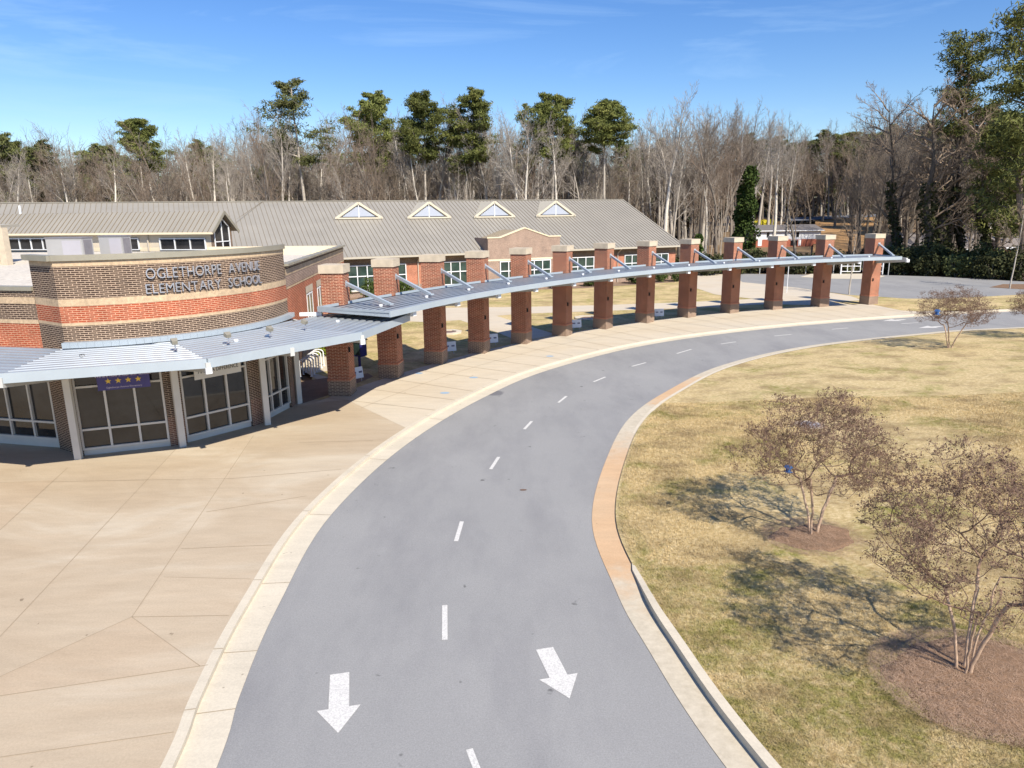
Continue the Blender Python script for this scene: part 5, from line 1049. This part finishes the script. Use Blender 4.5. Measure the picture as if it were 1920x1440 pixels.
PTS = [g(x, y) for x, y in [(1337,512),(1424,514),(1477,513),(1510,514),(1562,513),(1665,516)]]; mb = MB()
for a, b in zip(PTS, PTS[1:]): mb.beam((a[0], a[1], 1.9), (b[0], b[1], 1.9), .04, .05)
up(mb.build('rail', M_drain2, FN))
def gate(xa, xb, lab):
    a = g(xa, 514.5); b = g(xb, 514.5); r = empty('swing_gate', tuple(a), label=lab, category='gate', group='white tubular gates behind the parking lot'); b = b-a; mb = MB()
    for z in (.35, 1.0, 1.65): mb.tube([(0, 0, z), (b[0], b[1], z)], .05, 6)
    for t in (0, .33, .66, 1): mb.tube([(b[0]*t, b[1]*t, .35), (b[0]*t, b[1]*t, 1.65)], .05, 6)
    mb.build('frame', M_white, r); MB().tube([(0, 0, 0), (0, 0, 2.0)], .09, 8).build('gate_post', M_white, r)
gate(1576, 1612, 'white tubular gate leaf left of the last column, nearer the young tree'); gate(1654, 1617, 'white tubular gate leaf seen just behind the last column')
# ------------------------------------------------------------------ houses beyond
M_hroof = varied('house_shingles', (.16, .145, .14), .15, .6, .9, fine=5); M_hroof2 = varied('house_shingles_tan', (.23, .20, .18), .15, .6, .9, fine=5); M_hbrick = varied('house_brick', (.40, .13, .08), .2, 1.0, .9, fine=6)
def house(xa, xb, yb, yt, yr, Y, roofm, upm, lowm, lab, dep=9, low=.45, wins=()):
    a = atY(xa, yb, Y); b = atY(xb, yb, Y); z0 = a[2]; zt = atY((xa+xb)/2, yt, Y)[2]; zr_ = atY((xa+xb)/2, yr, Y+dep/2)[2]; x0, x1 = a[0], b[0]; r = empty('house', (x0, Y, z0), label=lab, category='house'); W = x1-x0; h = zt-z0; hl = h*low
    mb = MB(); mb.prism([(0, 0), (W, 0), (W, dep), (0, dep)], -1.5, hl); mb.build('lower_wall', lowm, r); mb = MB(); mb.prism([(0, 0), (W, 0), (W, dep), (0, dep)], hl, h); mb.build('upper_wall', upm, r)
    rr = zr_-z0; mb = MB(); o = .5; mb.face([(-o, -o, h-.1), (W+o, -o, h-.1), (W+o, dep/2, rr), (-o, dep/2, rr)]); mb.face([(W+o, dep+o, h-.1), (-o, dep+o, h-.1), (-o, dep/2, rr), (W+o, dep/2, rr)]); mb.face([(-o, -o, h-.1), (-o, dep/2, rr), (-o, dep+o, h-.1)]); mb.face([(W+o, -o, h-.1), (W+o, dep+o, h-.1), (W+o, dep/2, rr)]); mb.face([(-o, -o, h-.13), (-o, dep+o, h-.13), (W+o, dep+o, h-.13), (W+o, -o, h-.13)]); ro = mb.build('roof', roofm, r)
    MB().box((-o, -o-.08, h-.25), (W+o, -o, h-.06)).build('fascia', M_white, r)
    for f0, f1, g0, g1, k in wins: w = MB().box((W*f0, -.05, h*g0), (W*f1, .02, h*g1)).build('door' if k else 'window', M_white if k == 1 else M_glassdark, r); MB().box((W*f0-.08, -.07, h*g1), (W*f1+.08, .02, h*g1+.1)).build('frame', M_white, w)
    return r
house(1417, 1537, 462, 431, 421, 148, M_hroof, M_white, M_hbrick, 'long low house with white upper and red brick lower wall beyond the parking lot', 9, .42, [(.03, .09, .02, .38, 1), (.16, .20, .55, .85, 0), (.25, .28, .55, .85, 0), (.44, .47, .55, .85, 0), (.62, .66, .55, .85, 0), (.54, .64, .02, .36, 0), (.66, .70, .02, .36, 1)])
house(1700, 1862, 482, 466, 437, 122, M_hroof2, M_white, M_hbrick, 'grey brown roofed house half hidden by trees behind the thicket', 10, .6, [(.8, .86, .3, .8, 0), (.3, .36, .3, .8, 0)])
house(1886, 1990, 478, 462, 442, 118, M_hroof2, M_white, M_hbrick, 'white gabled brick house at the right edge behind the pines', 9, .6, [(.1, .2, .3, .8, 0)])
# orange-brown grass slope and street beyond the houses
def patch(name, P, m, zoff, **kw):
    pts = []
    for x, y, Y in P: X = pxX(x, Y); pts.append((X, Y, hill(X, Y)+zoff))
    A = sum(pts[i][0]*pts[(i+1)%len(pts)][1]-pts[(i+1)%len(pts)][0]*pts[i][1] for i in range(len(pts)))
    if A < 0: pts = pts[::-1]
    MB().face(pts).build(name, m, **kw)
M_slope = varied('orange_straw_slope', (.36, .21, .09), .3, .3, .95, fine=4)
mb = MB()
for j in range(10):
    for i in range(10):
        q = []
        for di, dj in ((0,0),(1,0),(1,1),(0,1)): Y = 112+(j+dj)*11; xp = 1530+(i+di)*16; X = pxX(xp, Y); q.append((X, Y, hill(X, Y)+.06+max(0, (Y-112))*.012))
        mb.face(q)
mb.build('grass_slope', M_slope, **ST)
mb = MB()
for i in range(14):
    q = []
    for di, dY in ((0,0),(1,0),(1,1),(0,1)): xp = 1480+(i+di)*14; Y = 205+dY*16+(i+di)*1.5; X = pxX(xp, Y); q.append((X, Y, hill(X, Y)+1.5))
    mb.face(q)
mb.build('street', mat('far_street', (.16, .17, .20), .8), **ST)

# ------------------------------------------------------------------ grass blades and straw on the island
def blades(name, n_, dens, hgt, w, m, lab):
    rs = np.random.default_rng(3 if name == 'grass' else 4); P = []
    LIa = np.array([LI[i] for i in range(0, len(LI), 1)])
    while sum(map(len, P)) < n_:
        r_ = rs.random(60000); Y = 7.5+(r_**1.6)*22; X = rs.uniform(2, 22, 60000); edge = np.interp(Y, [p[1] for p in LIa[:100] if p[1] < 40], [p[0] for p in LIa[:100] if p[1] < 40]); ok = (X > edge+.10)&(X < Y*.78+1.5); P.append(np.stack([X[ok], Y[ok]], 1))
    P = np.concatenate(P)[:n_]
    d = np.interp(P[:, 1], [p[1] for p in LIa[:100] if p[1] < 40], [p[0] for p in LIa[:100] if p[1] < 40]); dd = P[:, 0]-d; Z = -.02+.06*np.sin(P[:, 0]*.6)*np.sin(P[:, 1]*.45)*np.minimum(1, dd/4)+.25*np.clip((dd-1)/14, 0, 1)
    for t, rad in ((TA, 1.0), (TB, 1.4)):
        k = np.hypot((P[:, 0]-t[0])/1.15, P[:, 1]-t[1]) > rad*rs.uniform(.45, 1.12, len(P)); P = P[k]; Z = Z[k]
    n_ = len(P); a = rs.random(n_)*6.28; h = hgt*rs.uniform(.4, 1.2, n_); l = rs.normal(0, .9, (n_, 2))*h[:, None]; ww = w*rs.uniform(.6, 1.4, n_)*(.6+P[:, 1]/18)
    A = np.stack([P[:, 0]-np.cos(a)*ww, P[:, 1]-np.sin(a)*ww, Z-.01], 1); B = np.stack([P[:, 0]+np.cos(a)*ww, P[:, 1]+np.sin(a)*ww, Z-.01], 1); Cc = np.stack([P[:, 0]+l[:, 0], P[:, 1]+l[:, 1], Z+h], 1)
    V = np.stack([A, B, Cc], 1).reshape(-1, 3); meshobj(name, npmesh(name, V, np.arange(n_*3).reshape(-1, 3)), m, kind='stuff', label=lab, category='grass')
M_blade = lawn('grass_blades', 1.16, .36)
blades('grass', 420000, 1, .045, .0036, M_blade, 'short dry and green grass blades covering the island lawn')
def straw(cx, cy, r, n_, seed):
    rs = np.random.default_rng(seed); t = rs.random(n_)*6.28; q = r*np.sqrt(rs.random(n_)); x = cx+q*np.cos(t)*1.12; y = cy+q*np.sin(t); z = np.array([lawnz(a, b) for a, b in zip(x[::40], y[::40])]); z = np.repeat(z, 40)[:n_]+.03+.05*(1-q/r); a = rs.random(n_)*6.28; l = rs.uniform(.05, .16, n_); w = .002
    A = np.stack([x-np.sin(a)*w, y+np.cos(a)*w, z], 1); B = np.stack([x+np.sin(a)*w, y-np.cos(a)*w, z], 1); Cc = np.stack([x+np.cos(a)*l, y+np.sin(a)*l, z+rs.uniform(-.005, .04, n_)], 1)
    V = np.stack([A, B, Cc], 1).reshape(-1, 3); return V
V = np.concatenate([straw(TA[0]-.05, TA[1]-.15, 1.12, 9000, 1), straw(TB[0]+.15, TB[1]-.25, 1.6, 22000, 2)]); meshobj('fallen_twigs', npmesh('fallen_twigs', V, np.arange(len(V)).reshape(-1, 3)), varied('twig_litter', (.42, .29, .20), .35, 5, .9), kind='stuff', label='fallen twigs and pine straw on the mulch rings under the crape myrtles', category='twigs')

# ------------------------------------------------------------------ camera, light, sky
cam = bpy.data.cameras.new('camera'); co = bpy.data.objects.new('camera', cam); COL.objects.link(co); S.camera = co
cam.sensor_width = 36; cam.lens = FPX/1920*36; cam.clip_end = 3000; cam.clip_start = .1
Mx = Matrix(((CR[0], -CD[0], -CF[0], 0), (CR[1], -CD[1], -CF[1], 0), (CR[2], -CD[2], -CF[2], H), (0, 0, 0, 1))); co.matrix_world = Mx
EL = math.radians(43.5); sx, sy = .515, -.857
sun = bpy.data.lights.new('sun', 'SUN'); so = bpy.data.objects.new('sun', sun); COL.objects.link(so); sun.energy = 5.0; sun.angle = math.radians(.55); sun.color = (1.0, .925, .80)
so.rotation_euler = Vector((sx*math.cos(EL), sy*math.cos(EL), math.sin(EL))).to_track_quat('Z', 'Y').to_euler()
W = bpy.data.worlds.new('World'); S.world = W; W.use_nodes = True; nt = W.node_tree; bg = nt.nodes['Background']
sky = nt.nodes.new('ShaderNodeTexSky'); sky.sky_type = 'NISHITA'; sky.sun_disc = False; sky.sun_elevation = EL; sky.sun_rotation = math.atan2(sx, sy); sky.air_density = 1.1; sky.dust_density = .05; sky.ozone_density = 5.0; sky.altitude = 200
tc = nt.nodes.new('ShaderNodeTexCoord'); mp = nt.nodes.new('ShaderNodeMapping'); mp.inputs['Scale'].default_value = (1.2, 3.4, 9); mp.inputs['Rotation'].default_value = (0, .12, .5); nt.links.new(tc.outputs['Generated'], mp.inputs['Vector'])
nz = nt.nodes.new('ShaderNodeTexNoise'); nz.inputs['Scale'].default_value = 1.6; nz.inputs['Detail'].default_value = 9; nz.inputs['Roughness'].default_value = .62; nz.inputs['Distortion'].default_value = .9; nt.links.new(mp.outputs[0], nz.inputs['Vector'])
cr = nt.nodes.new('ShaderNodeValToRGB'); cr.color_ramp.elements[0].position = .50; cr.color_ramp.elements[0].color = (0, 0, 0, 1); cr.color_ramp.elements[1].position = .82; cr.color_ramp.elements[1].color = (.42, .42, .42, 1); nt.links.new(nz.outputs['Fac'], cr.inputs['Fac'])
mxn = nt.nodes.new('ShaderNodeMix'); mxn.data_type = 'RGBA'; nt.links.new(cr.outputs['Color'], mxn.inputs[0]); hs = nt.nodes.new('ShaderNodeHueSaturation'); hs.inputs['Saturation'].default_value = 1.22; hs.inputs['Hue'].default_value = .512; nt.links.new(sky.outputs['Color'], hs.inputs['Color']); nt.links.new(hs.outputs['Color'], mxn.inputs[6]); mxn.inputs[7].default_value = (4.2, 6.0, 8.2, 1)
nt.links.new(mxn.outputs[2], bg.inputs['Color']); bg.inputs['Strength'].default_value = .108
S.view_settings.view_transform = 'Standard'; S.view_settings.look = 'None'; S.view_settings.gamma = 1; S.view_settings.exposure = .46
try: S.cycles.max_bounces = 6; S.cycles.use_denoising = True
except Exception: pass
